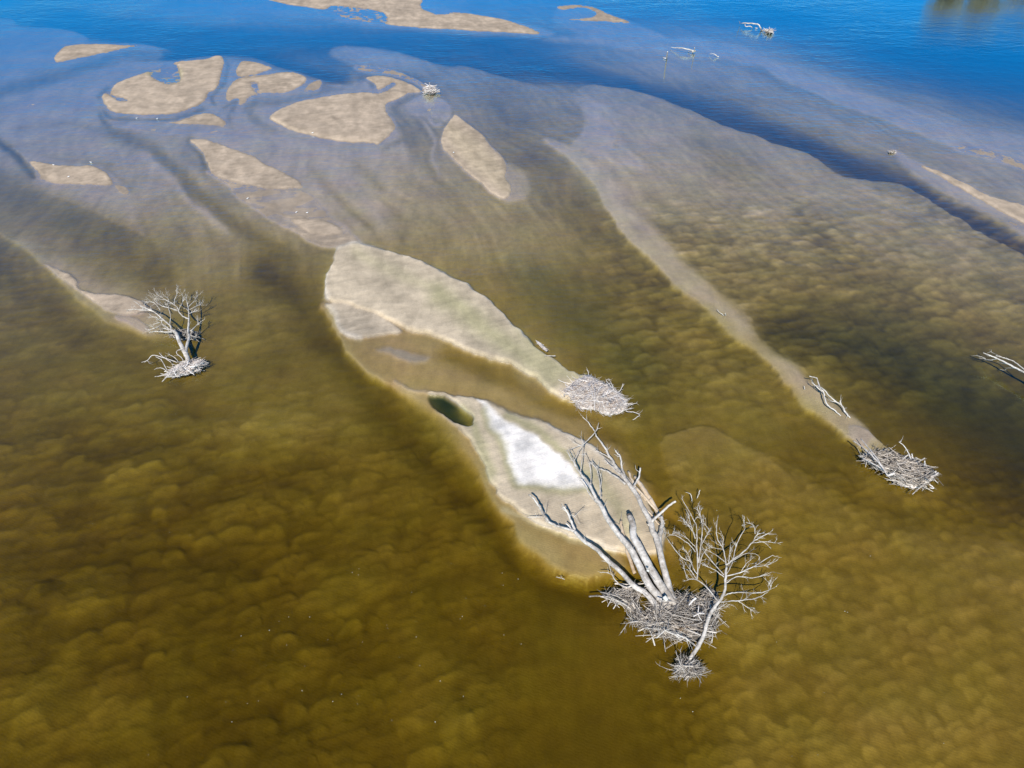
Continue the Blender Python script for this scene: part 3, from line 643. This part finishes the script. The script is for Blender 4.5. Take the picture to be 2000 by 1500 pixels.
part('root', "1262,1226,.5,1.2 1300,1232,.9,1.4 1330,1246,.8,1.2|1248,1214,.4,1.2 1226,1218,.5,1 1212,1236,.5,.7|1282,1246,.7,1.3 1298,1230,1,1.5|1322,1238,1,1.6 1345,1250,.8,1.6 1360,1262,.4,1.2|1370,1230,.6,.8 1391,1230,.6,.8 1390,1256,.4,.7|1386,1180,.6,1 1393,1200,.8,1", M_BARK, T, b0, 6, 8, .5, 1, wob=1.5)
part('root', "1345,1182,1.0,1.6 1352,1174,1.3,2 1360,1168,1.5,2.2|1354,1204,1.1,1.4 1366,1198,1.3,1.8 1376,1198,1.2,1.2|1365,1182,1.4,.9 1364,1200,1.2,1 1371,1212,1,.8", M_PALE, T, b0, 7, label='chunky bright white root ends')
heap("1318,1222 1330,1212 1345,1214 1352,1226 1346,1238 1330,1240 1320,1233", .95, 14, .5, .012, T, b0, M_STICK, M_TAN, names=('sand_pocket', 'twigs'), z0=.15)
part('pale_chip', "1297,1165,1.2,4.6 1303,1172,1.1,4.2|1263,1114,1.9,2.2 1268,1115,1.9,2", M_FLECK, T, b0, 8, wob=0, label='white scar on the trunk base')

b1 = W(1225, 1180, 0)
t = thing('brush_pile', b1, 'hooked arm of tangled grey brush on the left of the big dead tree roots', 'brush pile', 'heaps of stranded brush')
heap("1174,1158 1190,1160 1214,1150 1238,1142 1252,1152 1247,1178 1258,1208 1240,1214 1228,1192 1214,1178 1192,1174", .5, 300, 1.0, .02, t, b1, names=('matted_core', 'sticks'))
part('branch', "1224,1185,.3,.8 1226,1200,.4,.8 1236,1212,.3,.7|1236,1180,.4,.8 1250,1196,.5,.8 1262,1208,.4,.7|1172,1156,.3,1 1190,1160,.5,1.3 1210,1166,.5,1|1198,1148,.5,1.2 1208,1156,.5,1", M_STICK, t, b1, 5, 5, .5, 1, wob=1.5)
b1 = W(1390, 1172, 0)
t = thing('brush_pile', b1, 'small tuft of brush caught behind the trunk of the white branching tree', 'brush pile', 'heaps of stranded brush')
heap("1368,1166 1378,1152 1392,1152 1404,1164 1402,1184 1388,1190 1374,1184", .4, 110, .7, .016, t, b1, names=('matted_core', 'sticks'))

# loose peeled logs behind the upper trunks
for s_, lab in (("1227,921,.3,2.6 1239,947,.35,2.4 1252,966,.4,2.2 1262,978,.35,2", 'peeled tan log with rounded end, leftmost of those beside the upper trunk'),
                ("1239,931,.3,3 1250,946,.35,4.6 1264,966,.4,5 1284,1000,.4,4.4 1297,1024,.35,3.4", 'thickest peeled tan log along the water edge of the island'),
                ("1243,952,.55,2.2 1262,975,.6,2.6 1287,1004,.6,2.2", 'peeled tan log lying on the thickest one'),
                ("1252,984,.3,1.6 1270,1003,.4,1.9 1288,1025,.35,1.6", 'thin peeled tan log nearest to the grey trunk')):
    pts, rad = path(s_, 1.0); bb = pts[0].copy(); bb.z = 0; tb = TB(); tb.tube(pts, rad, 9, .1); twigs(tb, pts, rad, 5, .4)
    tag(tb.build('driftwood_log', M_TAN, None, bb), lab, 'log', 'peeled logs on the lower island')

# --- white branching tree on the right, rooted in the small wad
b2 = W(1346, 1296, 0); HK[:] = [.8, .8]
R = thing('fallen_tree', b2, 'slender white branching dead tree leaning right from a small spiky root ball', 'dead tree')
part('trunk', "1344,1294,.1,4.2 1354,1277,.4,4.6 1364,1262,.6,4.8 1374,1242,.8,4.6 1380,1220,1.0,4.2 1390,1194,1.3,4 1408,1170,1.6,3.4 1416,1150,1.8,2.9 1417,1128,2.0,2.6 1419,1106,2.2,2.3", M_BARK, R, b2, 9, 5, .4, 1, wob=.6)
BR = ["1418,1104,2.2,1.9 1432,1093,2.3,1.8 1457,1074,2.5,1.6 1470,1059,2.7,1.4 1487,1048,2.8,1.1 1503,1041,2.9,.6|1475,1043,2.8,.7 1472,1026,3.1,.7 1457,1020,3.3,.5|1468,1061,2.7,.9 1490,1058,2.7,.7 1502,1059,2.7,.6 1513,1060,2.6,.4|1470,1059,2.7,.9 1478,1045,2.9,.8 1493,1040,3,.5",
      "1432,1095,2.3,1.1 1436,1071,2.5,1 1444,1052,2.7,.9 1455,1031,2.9,.7 1449,1026,3,.4|1423,1099,2.3,.8 1425,1084,2.5,.7 1426,1068,2.7,.5",
      "1418,1104,2.2,1.4 1414,1078,2.4,1.3 1408,1064,2.5,1.2 1401,1052,2.6,1.1 1399,1030,2.8,.9 1401,1015,2.9,.6|1412,1073,2.4,.8 1393,1069,2.4,.7 1378,1061,2.5,.5|1413,1074,2.4,.8 1412,1060,2.6,.7 1413,1050,2.7,.5",
      "1415,1097,2.2,1.0 1399,1084,2.2,.9 1385,1077,2.3,.8 1373,1071,2.3,.6",
      "1414,1123,2.0,1.2 1402,1109,2.0,1.1 1389,1095,2.1,1.1 1376,1078,2.2,.8|1414,1127,2,1.1 1397,1114,2,.9 1380,1106,2,.8 1369,1100,2,.5",
      "1419,1125,2.0,1.3 1445,1119,2.1,1.3 1459,1112,2.1,1.2 1473,1106,2.2,1.1 1490,1095,2.3,.9 1510,1084,2.4,.5|1473,1107,2.2,.8 1494,1104,2.2,.6 1509,1099,2.3,.4|1447,1118,2,.8 1457,1102,2.3,.7 1468,1092,2.4,.5|1434,1094,2.2,.8 1457,1081,2.3,.7 1475,1082,2.2,.6 1483,1089,2,.5 1474,1104,1.7,.4",
      "1419,1138,1.9,1.2 1438,1127,1.9,1.1 1454,1127,1.9,1 1470,1129,1.8,.9 1494,1123,1.8,.7 1507,1117,1.9,.4|1419,1122,2,.9 1426,1110,2.1,.8 1430,1098,2.2,.6",
      "1412,1164,1.6,1.5 1426,1159,1.6,1.4 1442,1157,1.5,1.3 1481,1158,1.3,1.1 1501,1153,1.2,.8 1507,1144,1.2,.5|1506,1147,1.2,.5 1503,1141,1.3,.3",
      "1407,1176,1.5,1.4 1424,1174,1.4,1.2 1442,1173,1.3,1.2 1468,1170,1.2,1 1485,1165,1.1,.8 1501,1155,1.1,.5|1442,1174,1.3,.8 1457,1184,1.0,.6 1470,1193,.8,.5|1456,1171,1.2,.5 1459,1162,1.3,.3",
      "1392,1194,1.2,1.2 1400,1190,1.2,1.1 1410,1184,1.2,.8 1420,1178,1.3,.5"]
for s_ in BR: part('branch', s_, M_BARK, R, b2, 6, 5, .5, 2, wob=.8, lift=.15)
UB = ["1403,1175,1.5,1.6 1380,1147,1.7,1.5 1361,1132,1.8,1.4 1343,1132,1.8,.9|1343,1132,1.8,.8 1336,1110,2,.7 1333,1093,2.1,.4|1362,1133,1.8,1.2 1352,1118,1.9,.9 1346,1110,2,.6",
      "1361,1132,1.8,1.5 1363,1115,1.9,1.6 1363,1099,2,1.6 1361,1061,2.3,1.3 1361,1030,2.5,1 1352,1010,2.6,.9 1345,996,2.7,.8 1330,972,2.9,.5|1358,1052,2.4,.9 1348,1020,2.5,.8 1345,1003,2.6,.6|1352,1037,2.4,.8 1343,1024,2.4,.7 1334,1012,2.5,.5|1350,1030,2.4,.6 1338,1018,2.5,.5",
      "1365,1099,2,1.4 1369,1061,2.3,1.2 1371,1040,2.5,1.1 1371,1022,2.6,1 1366,1005,2.7,.7 1360,990,2.8,.5|1371,1022,2.6,.7 1367,1003,2.8,.6 1367,989,2.9,.4",
      "1371,1063,2.3,1 1379,1048,2.5,.9 1386,1035,2.7,1.2|1386,1034,2.7,.7 1377,1025,2.8,.6 1372,1012,2.9,.4|1365,1110,2,.8 1372,1085,2.2,.7 1378,1075,2.3,.5",
      "1361,1121,1.9,1.2 1354,1110,1.9,1.1 1348,1097,1.9,1.1 1332,1089,2,1 1315,1069,2.1,.8 1302,1050,2.2,.5",
      "1358,1078,2.2,1 1349,1066,2.2,.9 1341,1059,2.2,.8 1322,1047,2.3,.8 1307,1044,2.3,.6|1312,1045,2.3,.5 1316,1040,2.4,.3|1356,1066,2.3,.7 1340,1050,2.4,.6 1328,1042,2.5,.4|1352,1100,2,.6 1340,1075,2.2,.5"]
for s_ in UB: part('branch', s_, M_BARK, R, b2, 6, 6, .42, 2, wob=.8)
def root_ball(parent, base, cx, cy, rx, ry, h, n, L, r, m=M_STICK, mm=M_MOUND):
    s = ' '.join(f"{cx+rx*math.cos(a)*random.uniform(.9,1.1):.1f},{cy+ry*math.sin(a)*random.uniform(.9,1.1):.1f}" for a in [k*math.pi/5 for k in range(10)])
    heap(s, h, n, L, r, parent, base, m, mm, mode='mix', names=('root_ball', 'roots'), curl=.7, rise=.5)
root_ball(R, b2, 1345, 1307, 24, 14, .55, 260, .9, .014)
part('root', "1335,1306,.5,.8 1326,1290,.8,1 1320,1270,1.0,.9|1333,1300,.6,.7 1330,1284,.8,.7 1329,1268,1,.5|1346,1312,.6,.6 1347,1296,.9,.6 1364,1290,.9,.6 1366,1300,.6,.5|1360,1320,.3,.9 1376,1314,.35,.9 1390,1309,.4,.6|1322,1310,.3,.7 1302,1306,.3,.6 1288,1300,.3,.4|1345,1318,.3,.8 1342,1330,.2,.6", M_STICK, R, b2, 5, 3, .4, 1, wob=1)

# --- left tree
b3 = W(362, 716, 0); HK[:] = [.55, .85]
L_ = thing('fallen_tree', b3, 'white forked dead tree with bushy twigs alone in the left channel', 'dead tree')
part('trunk', "366,716,.3,4.6 367,702,.6,5.0 363,692,.8,5.2 359,684,.9,4.9 351,669,1.1,4.3 347,657,1.2,4.1 343,649.5,1.25,3.9 335,645,1.3,3.2", M_BARK, L_, b3, 10, 3, .5, 1, wob=.4)
part('trunk', "365,692,.8,4 363,685,.9,3.6 366,672,1.1,3.3 369.7,658.5,1.2,3 367,647.7,1.3,2.3 368.8,632.4,1.4,1.9 368.8,619.8,1.5,1.6", M_BARK, L_, b3, 9, 4, .5, 1, wob=.4)
LB = ["334.6,645,1.3,2.2 332.8,636,1.4,1.9 327,631.5,1.4,1.8 316.6,622.5,1.5,1.6 309.4,616,1.5,1.4 300.4,609,1.6,1.3 292.3,604.5,1.6,1.1 276,598,1.7,.9 266,591,1.7,.6 260,586.5,1.7,.4",
      "334.6,645,1.3,2 323.8,637.8,1.2,1.4 316.6,631.5,1.2,1 315.7,625,1.3,.6|316.6,632.4,1.2,.8 304,640.5,1,.7 288.7,644,.9,.5|313,629.7,1.2,.8 299.5,633.3,1.1,.5",
      "336.4,647.7,1.3,2 323.8,648.6,1.2,1.7 313,647.7,1.1,1.3 302,646.8,1.1,.9|331,644,1.3,1.8 318.4,641.4,1.3,.8",
      "300,609,1.6,.9 286,604.5,1.5,.7 268,604,1.5,.6 250,604.5,1.5,.4|307.6,619.8,1.4,.8 298,619,1.4,.7 288.7,619.4,1.3,.5|296,607,1.5,.6 270,606,1.4,.4",
      "332,632.4,1.4,.9 332.8,618,1.7,.7 330,605,1.9,.6 327.4,593.7,2,.4",
      "368.8,619.8,1.5,1.4 367.9,605.4,1.7,1.1 365.2,589.2,1.9,.8 363.4,579.3,2,.5",
      "368,622.5,1.5,1.6 358,618,1.5,1.5 350,609,1.6,1.4 346.3,600,1.7,1.3 338.2,593.7,1.8,1.1 327.4,587.4,1.9,.9 318.4,582,2,.6 316.6,574.8,2.1,.4",
      "341,594.6,1.8,.9 341,585.6,1.9,.8 345.4,574.8,2.1,.6 343.6,565.8,2.2,.4|352.6,598.2,1.7,.8 356,591,1.8,.7 358,582,2,.6 356,574,2.1,.4",
      "369.7,612.6,1.6,.8 375,610,1.6,.7 379.6,608,1.6,.5|367,600,1.7,.8 380.5,586.5,1.9,.6 386.8,576.6,2,.4|368.8,605.4,1.6,.8 385,597.3,1.6,.6 392.2,593.7,1.6,.4",
      "372.4,646.8,1.2,1.2 383.2,636,1.2,.9 390.4,629.7,1.3,.7|386,634,1.2,.6 387,624,1.4,.4|372,655,1.2,.9 384,659,1,.5",
      "346,606,1.6,1 338.2,603.6,1.7,.9 317.5,598,1.8,.8 307.6,592.8,1.8,.6 300.4,584.7,1.9,.4|322,585.6,1.9,.7 308.5,583.8,1.9,.5 300.4,583,1.9,.4|318.4,582,2,.6 305.8,575.7,2.1,.4",
      "313,606,1.6,.7 304,593.7,1.7,.7 295,589.2,1.8,.6 283.3,590.5,1.8,.4|330,590,1.9,.6 326,575,2.1,.4"]
for i, s_ in enumerate(LB): part('branch', s_, M_BARK, L_, b3, 6, 9 if i in (0, 5, 6, 7, 8, 10, 11) else 4, .62, 2, wob=.5, lift=.2)
heap("319,733 329,725 342,714 358,707 374,703 394,702 399,708 391,721 378,726 358,733 334,736", .75, 260, .8, .026, L_, b3, M_PALE, M_PMOUND, names=('root_mass', 'roots'), mode='mix', rise=.6)
part('root', "346,708,.7,.9 318,698,.9,.8 298,694,.9,.8 288.4,703.6,.6,.6 276.4,707.6,.4,.4|326,722,.6,.8 319.6,710,.8,.7 314,702,.9,.7 303.6,696.4,.9,.4|329,727.6,.5,.8 318,719.6,.6,.7 308.4,718.8,.5,.5 301,722,.4,.4|330,730.8,.3,.9 314.8,734,.2,.7 302,735.6,.1,.4|358,705,.8,.9 354,698,1,.8 345,690,1.2,.8 346.8,684.4,1.3,.7 354.8,682.8,1.3,.6|348.4,707.6,.7,.8 342,698.8,.9,.6 329,691.6,1,.4|334,707.6,.7,.9 318,696.4,.9,.7 310.8,688.4,1,.5|386,716,.5,.7 398,712,.5,.5 408,709,.5,.4|288,704,.6,.5 292,710,.4,.4", M_PALE, L_, b3, 6, 3, .4, 1, wob=.5)
b1 = W(358, 655, 0)
t = thing('brush_pile', b1, 'brush snagged between the two limbs of the left white tree', 'brush pile', 'heaps of stranded brush')
heap("328,652 346,643 366,644 384,650 384,660 366,664 346,663", .4, 130, .8, .02, t, b1, M_STICK, names=('matted_core', 'sticks'), mode='mix')

# --- brush heaps at the bar heads
HK[:] = [1.0, .85]
b1 = W(1165, 775, 0)
t = thing('brush_pile', b1, 'broad heap of pale pinkish brush at the tip of the large sand island', 'brush pile', 'heaps of stranded brush')
heap("1096,762 1110,748 1121,738 1146,731 1172,744 1196,756 1214,771 1226,787 1221,801 1204,809 1178,810 1162,800 1132,799 1122,787 1108,773", 1.05, 900, .85, .017, t, b1, M_PALE, M_PMOUND, names=('matted_core', 'sticks'), mode='mix', rise=.35)
part('branch', "1207,767,.8,.9 1213,760,1.1,.7 1217,750,1.4,.6|1161,756,1.0,1 1162,775,1.1,1 1161,801,.6,.9|1222,803,.3,1 1250,809,.3,.8 1236,820,.1,.7|1216,795,.5,.9 1232,790,.6,.8 1244,787,.6,.5|1200,765,.9,.8 1194,748,1.3,.6 1188,741,1.3,.5|1216,788,.6,.8 1228,778,.8,.5|1220,800,.5,.8 1238,797,.5,.6|1196,757,.9,.7 1184,743,1.2,.5 1190,740,1.3,.4|1132,797,.2,1.2 1146,798,.3,1.1 1164,792,.5,.8|1092,766,.2,.5 1098,775,.2,.5|1150,733,.7,.6 1148,723,1,.4", M_PALE, t, b1, 5, 4, .4, 1, wob=1.2)
b1 = W(1755, 920, 0)
t = thing('brush_pile', b1, 'long grey heap of driftwood at the lower end of the right sand ridge', 'brush pile', 'heaps of stranded brush')
heap("1684,893 1698,884 1712,880 1734,880 1757,888 1779,896 1806,907 1828,922 1824,934 1815,943 1795,950 1770,948 1750,943 1742,935 1726,920 1702,909", .85, 640, 1.2, .024, t, b1, M_STICK, M_MOUND, names=('matted_core', 'sticks'), mode='along')
part('branch', "1666,861,.5,1 1684,873,.7,1.2 1702,889,.9,1.4 1720,908,.9,1.5 1734,929,.6,1.4|1681,857,.6,.8 1696,874,.8,1 1714,897,1,1.1 1732,926,.7,1.1|1684,894,.4,1.1 1706,906,.6,1.3 1727,919,.6,1.1", M_PALE, t, b1, 6, 3, .5, 1, wob=.8, label='long straight poles sweeping up the sand')
part('branch', "1755.6,863,2.0,.7 1765.5,870.5,1.8,.8 1775,886,1.2,1.2 1779,897,.7,1.6|1756,864,2.0,.5 1760,862,2,.9|1774,888,1.1,.9 1764,896,.8,.7|1781,886,1.1,1 1783,896,.8,1.3", M_PALE, t, b1, 6, 3, .4, 1, wob=.4, label='upright knobbed root')
part('branch', "1806,900,1.2,1.3 1806,911,.7,1.5|1833,923,.6,1.6 1818,932,.5,1.8|1823,936,.4,1 1832,943,.2,.8|1815,946,.2,1.2 1824,953,.15,1.4 1816,953,.1,1|1752,944,.2,1.5 1775,950,.15,1.7 1796,952,.1,1.4|1734,929,.5,2.6 1747,924,.7,3 |1800,899,.9,.8 1788,893,1,.6", M_PALE, t, b1, 6, 3, .4, 1, wob=.6)
b1 = W(1058, 678, .15)
t = thing('brush_pile', b1, 'thin strip of twigs along the upper shore of the large sand island', 'brush pile', 'heaps of stranded brush')
heap("1046,665 1053,668 1062,675 1070,684 1066,686 1055,677", .05, 40, .5, .009, t, b1, M_PALE, M_PMOUND, z0=.12, names=('matted_core', 'sticks'), mode='mix', rise=.9)
b1 = W(838, 177, 0)
t = thing('brush_pile', b1, 'compact white knot of driftwood beyond the cluster of far sandbars', 'brush pile', 'heaps of stranded brush')
heap("827,177 832,169 838,167 846,168 851,174 850,181 843,185 833,183", .9, 90, 1.3, .05, t, b1, M_PALE, M_PMOUND, names=('matted_core', 'sticks'), mode='mix')
part('branch', "838,172,1.4,.6 839,161,2.3,.4|850,178,.5,.8 855,181,.2,.5", M_PALE, t, b1, 5)

# --- single logs and snags
def snag(s, lab, cat='branch', name='driftwood_branch', m=M_BARK, tw=3, L=.4, group='driftwood lying in the shallows'):
    tb = TB(); bb = None
    for q in s.split('|'):
        pts, rad = path(q, .8); bb = bb or Vector((pts[0].x, pts[0].y, 0)); tb.tube(pts, rad, 7, .05)
        if tw: twigs(tb, pts, rad, tw, L)
    return tag(tb.build(name, m, None, bb), lab, cat, group)
snag("1581,734.5,.9,1 1590,737,.8,1.1 1596,740,.7,1.2 1601.6,756,.6,1.4 1608,765.3,.5,1.6 1611,778.4,.4,1.6 1616.5,791.5,.3,1.6 1631.5,802.6,.15,1.3 1642.7,812,.0,1|1606,764.4,.5,1.2 1594,754,.6,1.1 1586.7,747.6,.7,.9|1590,751,.6,.7 1585,747,.7,.5", 'forked white branch on the right sand ridge, longer of the crossing pair')
snag("1594,753,.5,1 1607,759,.7,1.1 1620,773,.5,1.2 1631.5,784,.4,1.4 1642.7,791.5,.3,1.8 1652,806.4,.15,1.8 1660.4,816.6,.0,1.4|1642.7,791.5,.3,1.6 1641.7,782,.6,1.6|1631.5,784,.4,.9 1625,784,.4,.6", 'white branch with a knobbed stub on the right sand ridge, nearer of the crossing pair')
snag("1571,754,.2,.9 1572,760.6,.05,.9", 'tiny lone white stick left of the crossing pair of branches', tw=0)
snag("1400,604.5,.25,.7 1406,610,.2,.7 1413.5,616,.05,.8|1416.6,611.5,.4,.8 1417,616.5,0,1", 'short white stick with upright stub halfway along the right sand ridge', tw=0)
snag("1339,961.5,.5,.5 1346,963,.5,.7 1350,968,.35,.9 1352,981,-.1,1", 'curled twig poking from the water above the white tree, left one of two', tw=1, L=.15)
snag("1367,956.8,.5,1 1365,964,.3,1 1360.5,974,-.1,.8", 'straight twig poking from the water above the white tree, right one of two', tw=1, L=.15)
snag("1086,1127,.03,.5 1097,1129,.06,.7 1103,1132,.02,.4|1095,1124,.1,.4 1099,1131,.02,.4", 'small pale twig floating off the left shore of the lower island', tw=1, L=.2)
snag("1063,695,.3,1 1085,695,.25,1", 'straight pale pole on the shore of the large sand island', tw=0)
snag("1302.4,113.6,-.1,1.3 1303,108,.8,1.2 1304,101,2.0,1.0|1295,113,.1,.7 1302,113.4,.2,1.2", 'lone white stump standing upright in the far shallows', tw=0, cat='stump', name='driftwood_stump')
snag("1310,92.6,.2,.5 1320,93.2,.4,.8 1336,94.8,.7,1.2 1352,98.8,.5,1.3 1358,100,.3,1.9|1356.4,100,.6,.9 1356.4,93,1.6,.6|1344,101,.1,.8 1356,101,.4,1|1353,103,0,1 1356,100,.5,1.4", 'white log with a knobbed root end in the far shallows', cat='log', name='driftwood_log', tw=1)
snag("1386,105.4,.2,.5 1394.4,105.2,.5,.7 1400,109.5,.2,1|1396,107,.3,.5 1404,111,.1,.8", 'faint low snag just right of the far knobbed white log', tw=1)
snag("1443.6,41.6,1.2,.4 1445.6,47,.2,.5|1448,45.6,.5,.9 1460,45.6,.8,1.3 1472,45.6,1,1.3 1480.8,48,1,1.3 1486.4,55,.5,1.3 1487.2,59.2,.0,1.2|1455,45.6,.6,.7 1456,51,.4,.8 1464,51.2,.4,.9 1469.6,54.6,.1,1|1475,55,.1,.8 1479,55.4,.1,.8", 'arched white branch in the blue water at the top', cat='branch', tw=2)
b1 = W(1503, 61, 0); t = thing('drift_snag', b1, 'brown root clump at the end of the arched white branch in blue water', 'root clump')
root_ball(t, b1, 1503, 60.5, 7, 2.6, .7, 50, 1.6, .05, M_PALE, M_MOUND)
part('log', "1488,59,.1,1.1 1496,60,.3,1.3 1504,61.4,.3,1.6", M_BARK, t, b1, 6)
b1 = W(1742, 297, 0); t = thing('drift_snag', b1, 'small dark clump awash at the head of the far right bar', 'root clump')
heap("1736,296 1740,293.5 1747,294 1749,297 1744,299.5 1738,299", .18, 40, .6, .02, t, b1, M_STICK, M_MOUND, names=('matted_core', 'sticks'))
b1 = W(2080, 770, 0)
t = thing('fallen_tree', b1, 'white dead tree lying low in the water at the right edge', 'dead tree')
part('trunk', "2085,770,.5,4 2050,753,.8,3.2 2022,739,.9,2.6 2000,727.3,.9,2.1 1973,713,.9,1.9 1947,700,.9,1.5 1933,694,1,1.2 1920,688.7,1,.9", M_BARK, t, b1, 8, 3, .4, 1, wob=.5)
part('trunk', "2075,768,.5,3 2030,745,.9,2 1997,718.7,1,1.3 1980,706,1,1.2 1966.7,700.7,1,1.2 1956,697.5,1,1.1 1945,694.7,1,.9", M_BARK, t, b1, 7, 3, .4, 1, wob=.5)
part('branch', "1946.7,700.7,.9,1 1936.7,702.7,.6,.9 1921.3,702.7,.3,.6|1925,700.7,.4,.6 1917,696.7,.5,.6 1905.3,694.3,.4,.4|1924,700.5,.4,.5 1912,699.5,.3,.3|1965,710.7,.8,.7 1949,707.3,.5,.5|1981,719.3,.8,.6 1966.7,718.7,.5,.6 1963,722.7,.2,.6 1954,722.3,.1,.4|1955,696,1,.5 1946.7,692.7,.9,.6 1938,688.7,.8,.6 1934.7,687,.8,.5 1928,690,.6,.3", M_BARK, t, b1, 5, 3, .3, 1, wob=.5)
root_ball(t, b1, 2088, 771, 22, 14, .8, 120, 1.0, .02)

# --- white birds resting on the bars, and foam flecks drifting on the near water
def bird_mesh():
    tb = TB(); rings = [(-.17, .005, .10), (-.12, .022, .105), (-.05, .05, .10), (.03, .058, .10), (.09, .04, .12), (.12, .026, .15), (.14, .03, .175), (.165, .022, .178), (.18, .008, .172), (.215, .002, .165)]
    tb.tube([Vector((x, 0, z)) for x, r, z in rings], [r for x, r, z in rings], 8, .3)
    for sgn in (-1, 1): tb.tube([Vector((0, .02*sgn, .07)), Vector((.005, .02*sgn, 0)), Vector((.03, .02*sgn, 0))], [.005, .004, .004], 4, -.3)
    return tb
M_BIRD = wood_material('white_plumage', (.7,.7,.7), (.88,.88,.88))
birds = [((135,348), 'on the pale left sandbar'), ((106,325), 'on the upper tip of the small left sandbar'), ((600,417), 'on the thin sand strip, right one of the pair'), ((579,416), 'on the thin sand strip, left one of the pair'),
         ((484,389), 'on the edge of the wet sand spit'), ((178,318), 'at the shallow edge above the left sandbar'), ((267,232), 'on the narrow far sand sliver, left one'), ((307,233), 'on the narrow far sand sliver, right one'),
         ((611,263), 'near the lower rim of the big far sandbar'), ((886,301), 'on the long tan far bar')]
bm0 = None
for (q, lab) in birds:
    p = W(*q, 0); z = max(0.0, ground(p.x, p.y))
    if bm0 is None: o = bird_mesh().build('white_bird', M_BIRD); bm0 = o
    else: o = bm0.copy(); col.objects.link(o)
    o.location = (p.x, p.y, z); o.rotation_euler = (0, 0, random.uniform(0, 6.28)); o.scale = (.75,)*3
    tag(o, 'tiny white bird standing '+lab, 'bird', 'white birds resting on the sandbars')
fk = [(701,1111),(688,1118),(700,1123),(181,1023),(526,1231),(441,1371),(453,1410),(782,1351),(590,1349),(595,1301),(756,1221),(757,1227),(804,1157),(833,1097),(881,1101),(857,1052),(910,1169),(934,1173),(983,1143),(981,1119),(1012,1131),(903,1204),(899,1209),(947,1183),(984,1240),(812,1214),(813,1244),(708,1254),(564,1205),(471,1242),(366,1361),(290,1474),(667,1356),(1018,1258),(245,806),(343,808),(331,1040),(371,1045),(75,841),(505,1369),(483,1374),(650,1370),(765,1407),(850,1410),(700,1359),(698,1375),(1400,997),(1475,997),(1655,1196),(1650,1194),(1610,1353),(1843,1452),(1597,1474),(1547,1477),(1353,1390),(1329,1364),(1517,1254),(1700,1086),(545,1214),(605,1205),(780,1284),(820,1300),(860,1330),(905,1360),(640,1250),(455,1270),(560,1260),(520,1300)]
f0 = None
for q in fk:
    p = W(*q, 0)
    if f0 is None:
        tb = TB(); tb.tube([Vector((-.025, 0, 0)), Vector((-.01, .004, .004)), Vector((.012, -.003, .004)), Vector((.026, .002, 0))], [.006, .02, .018, .005], 6, .2)
        f0 = tb.build('foam_fleck', M_FLECK); o = f0
    else: o = f0.copy(); col.objects.link(o)
    o.location = (p.x, p.y, .004); o.rotation_euler = (0, 0, random.uniform(0, 6.28)); s_ = random.uniform(.35, .8); o.scale = (s_, s_*random.uniform(.7, 1.3), s_*.6)
    tag(o, 'tiny pale foam fleck drifting on the olive near water', 'foam fleck', 'foam flecks on the near water')

# --- trees on the far bank (seen only as a brown reflection in the top right corner)
M_LEAF = wood_material('autumn_leaves', (.30,.22,.10), (.62,.42,.20), sc=.8)
M_TRK = wood_material('grey_bark', (.2,.17,.13), (.35,.3,.25))
labs = ['bushy autumn tree on the far bank, left end of the row', 'tall brown autumn tree second along the far bank', 'low olive tree in the gap of the far bank row', 'wide autumn tree on the far bank near the right corner', 'thin autumn tree at the right end of the far bank row']
for i, (az, D, h_, w_) in enumerate(((29.0, 226, 15.5, 5.5), (31.0, 232, 17.5, 6.0), (33.4, 228, 10.5, 5.0), (35.8, 230, 16.5, 6.0), (38.5, 238, 18, 6.0))):
    a_ = math.radians(az); p = Vector((D*math.sin(a_), D*math.cos(a_), 1.3))
    h_ *= .66; t = thing('bank_tree', p, labs[i], 'tree', 'trees on the far bank')
    tb = TB(); tb.tube([p, p+Vector((.2, .1, h_*.3)), p+Vector((-.1, .3, h_*.6)), p+Vector((.1, 0, h_*.9))], [.4, .32, .2, .06], 8)
    for k in range(9):
        q0 = p+Vector((0, 0, h_*(.3+.06*k))); an = k*2.4; tb.tube([q0, q0+Vector((math.cos(an)*w_*.35, math.sin(an)*w_*.35, 1.2)), q0+Vector((math.cos(an)*w_*.7, math.sin(an)*w_*.7, 2.8))], [.15, .1, .03], 5)
    tb.build('trunk', M_TRK, t, p)
    tb = TB(); blobs = [(Vector((random.uniform(-.6, .6)*w_, random.uniform(-.6, .6)*w_, h_*random.uniform(.35, .92))), random.uniform(.22, .42)*w_) for _ in range(16)]
    for c_, r_ in blobs:
        for _ in range(260):
            q = p+c_+V3()*r_*random.uniform(.6, 1.05); a1_ = V3()*.28; b1_ = a1_.cross(V3()).normalized()*.2; n0 = len(tb.v); tn = random.uniform(-.25, .25)
            tb.v += [q-a1_, q+b1_, q+a1_, q-b1_]; tb.t += [tn]*4; tb.f.append((n0, n0+1, n0+2, n0+3))
    tb.build('crown', M_LEAF, t, p, smooth=False)
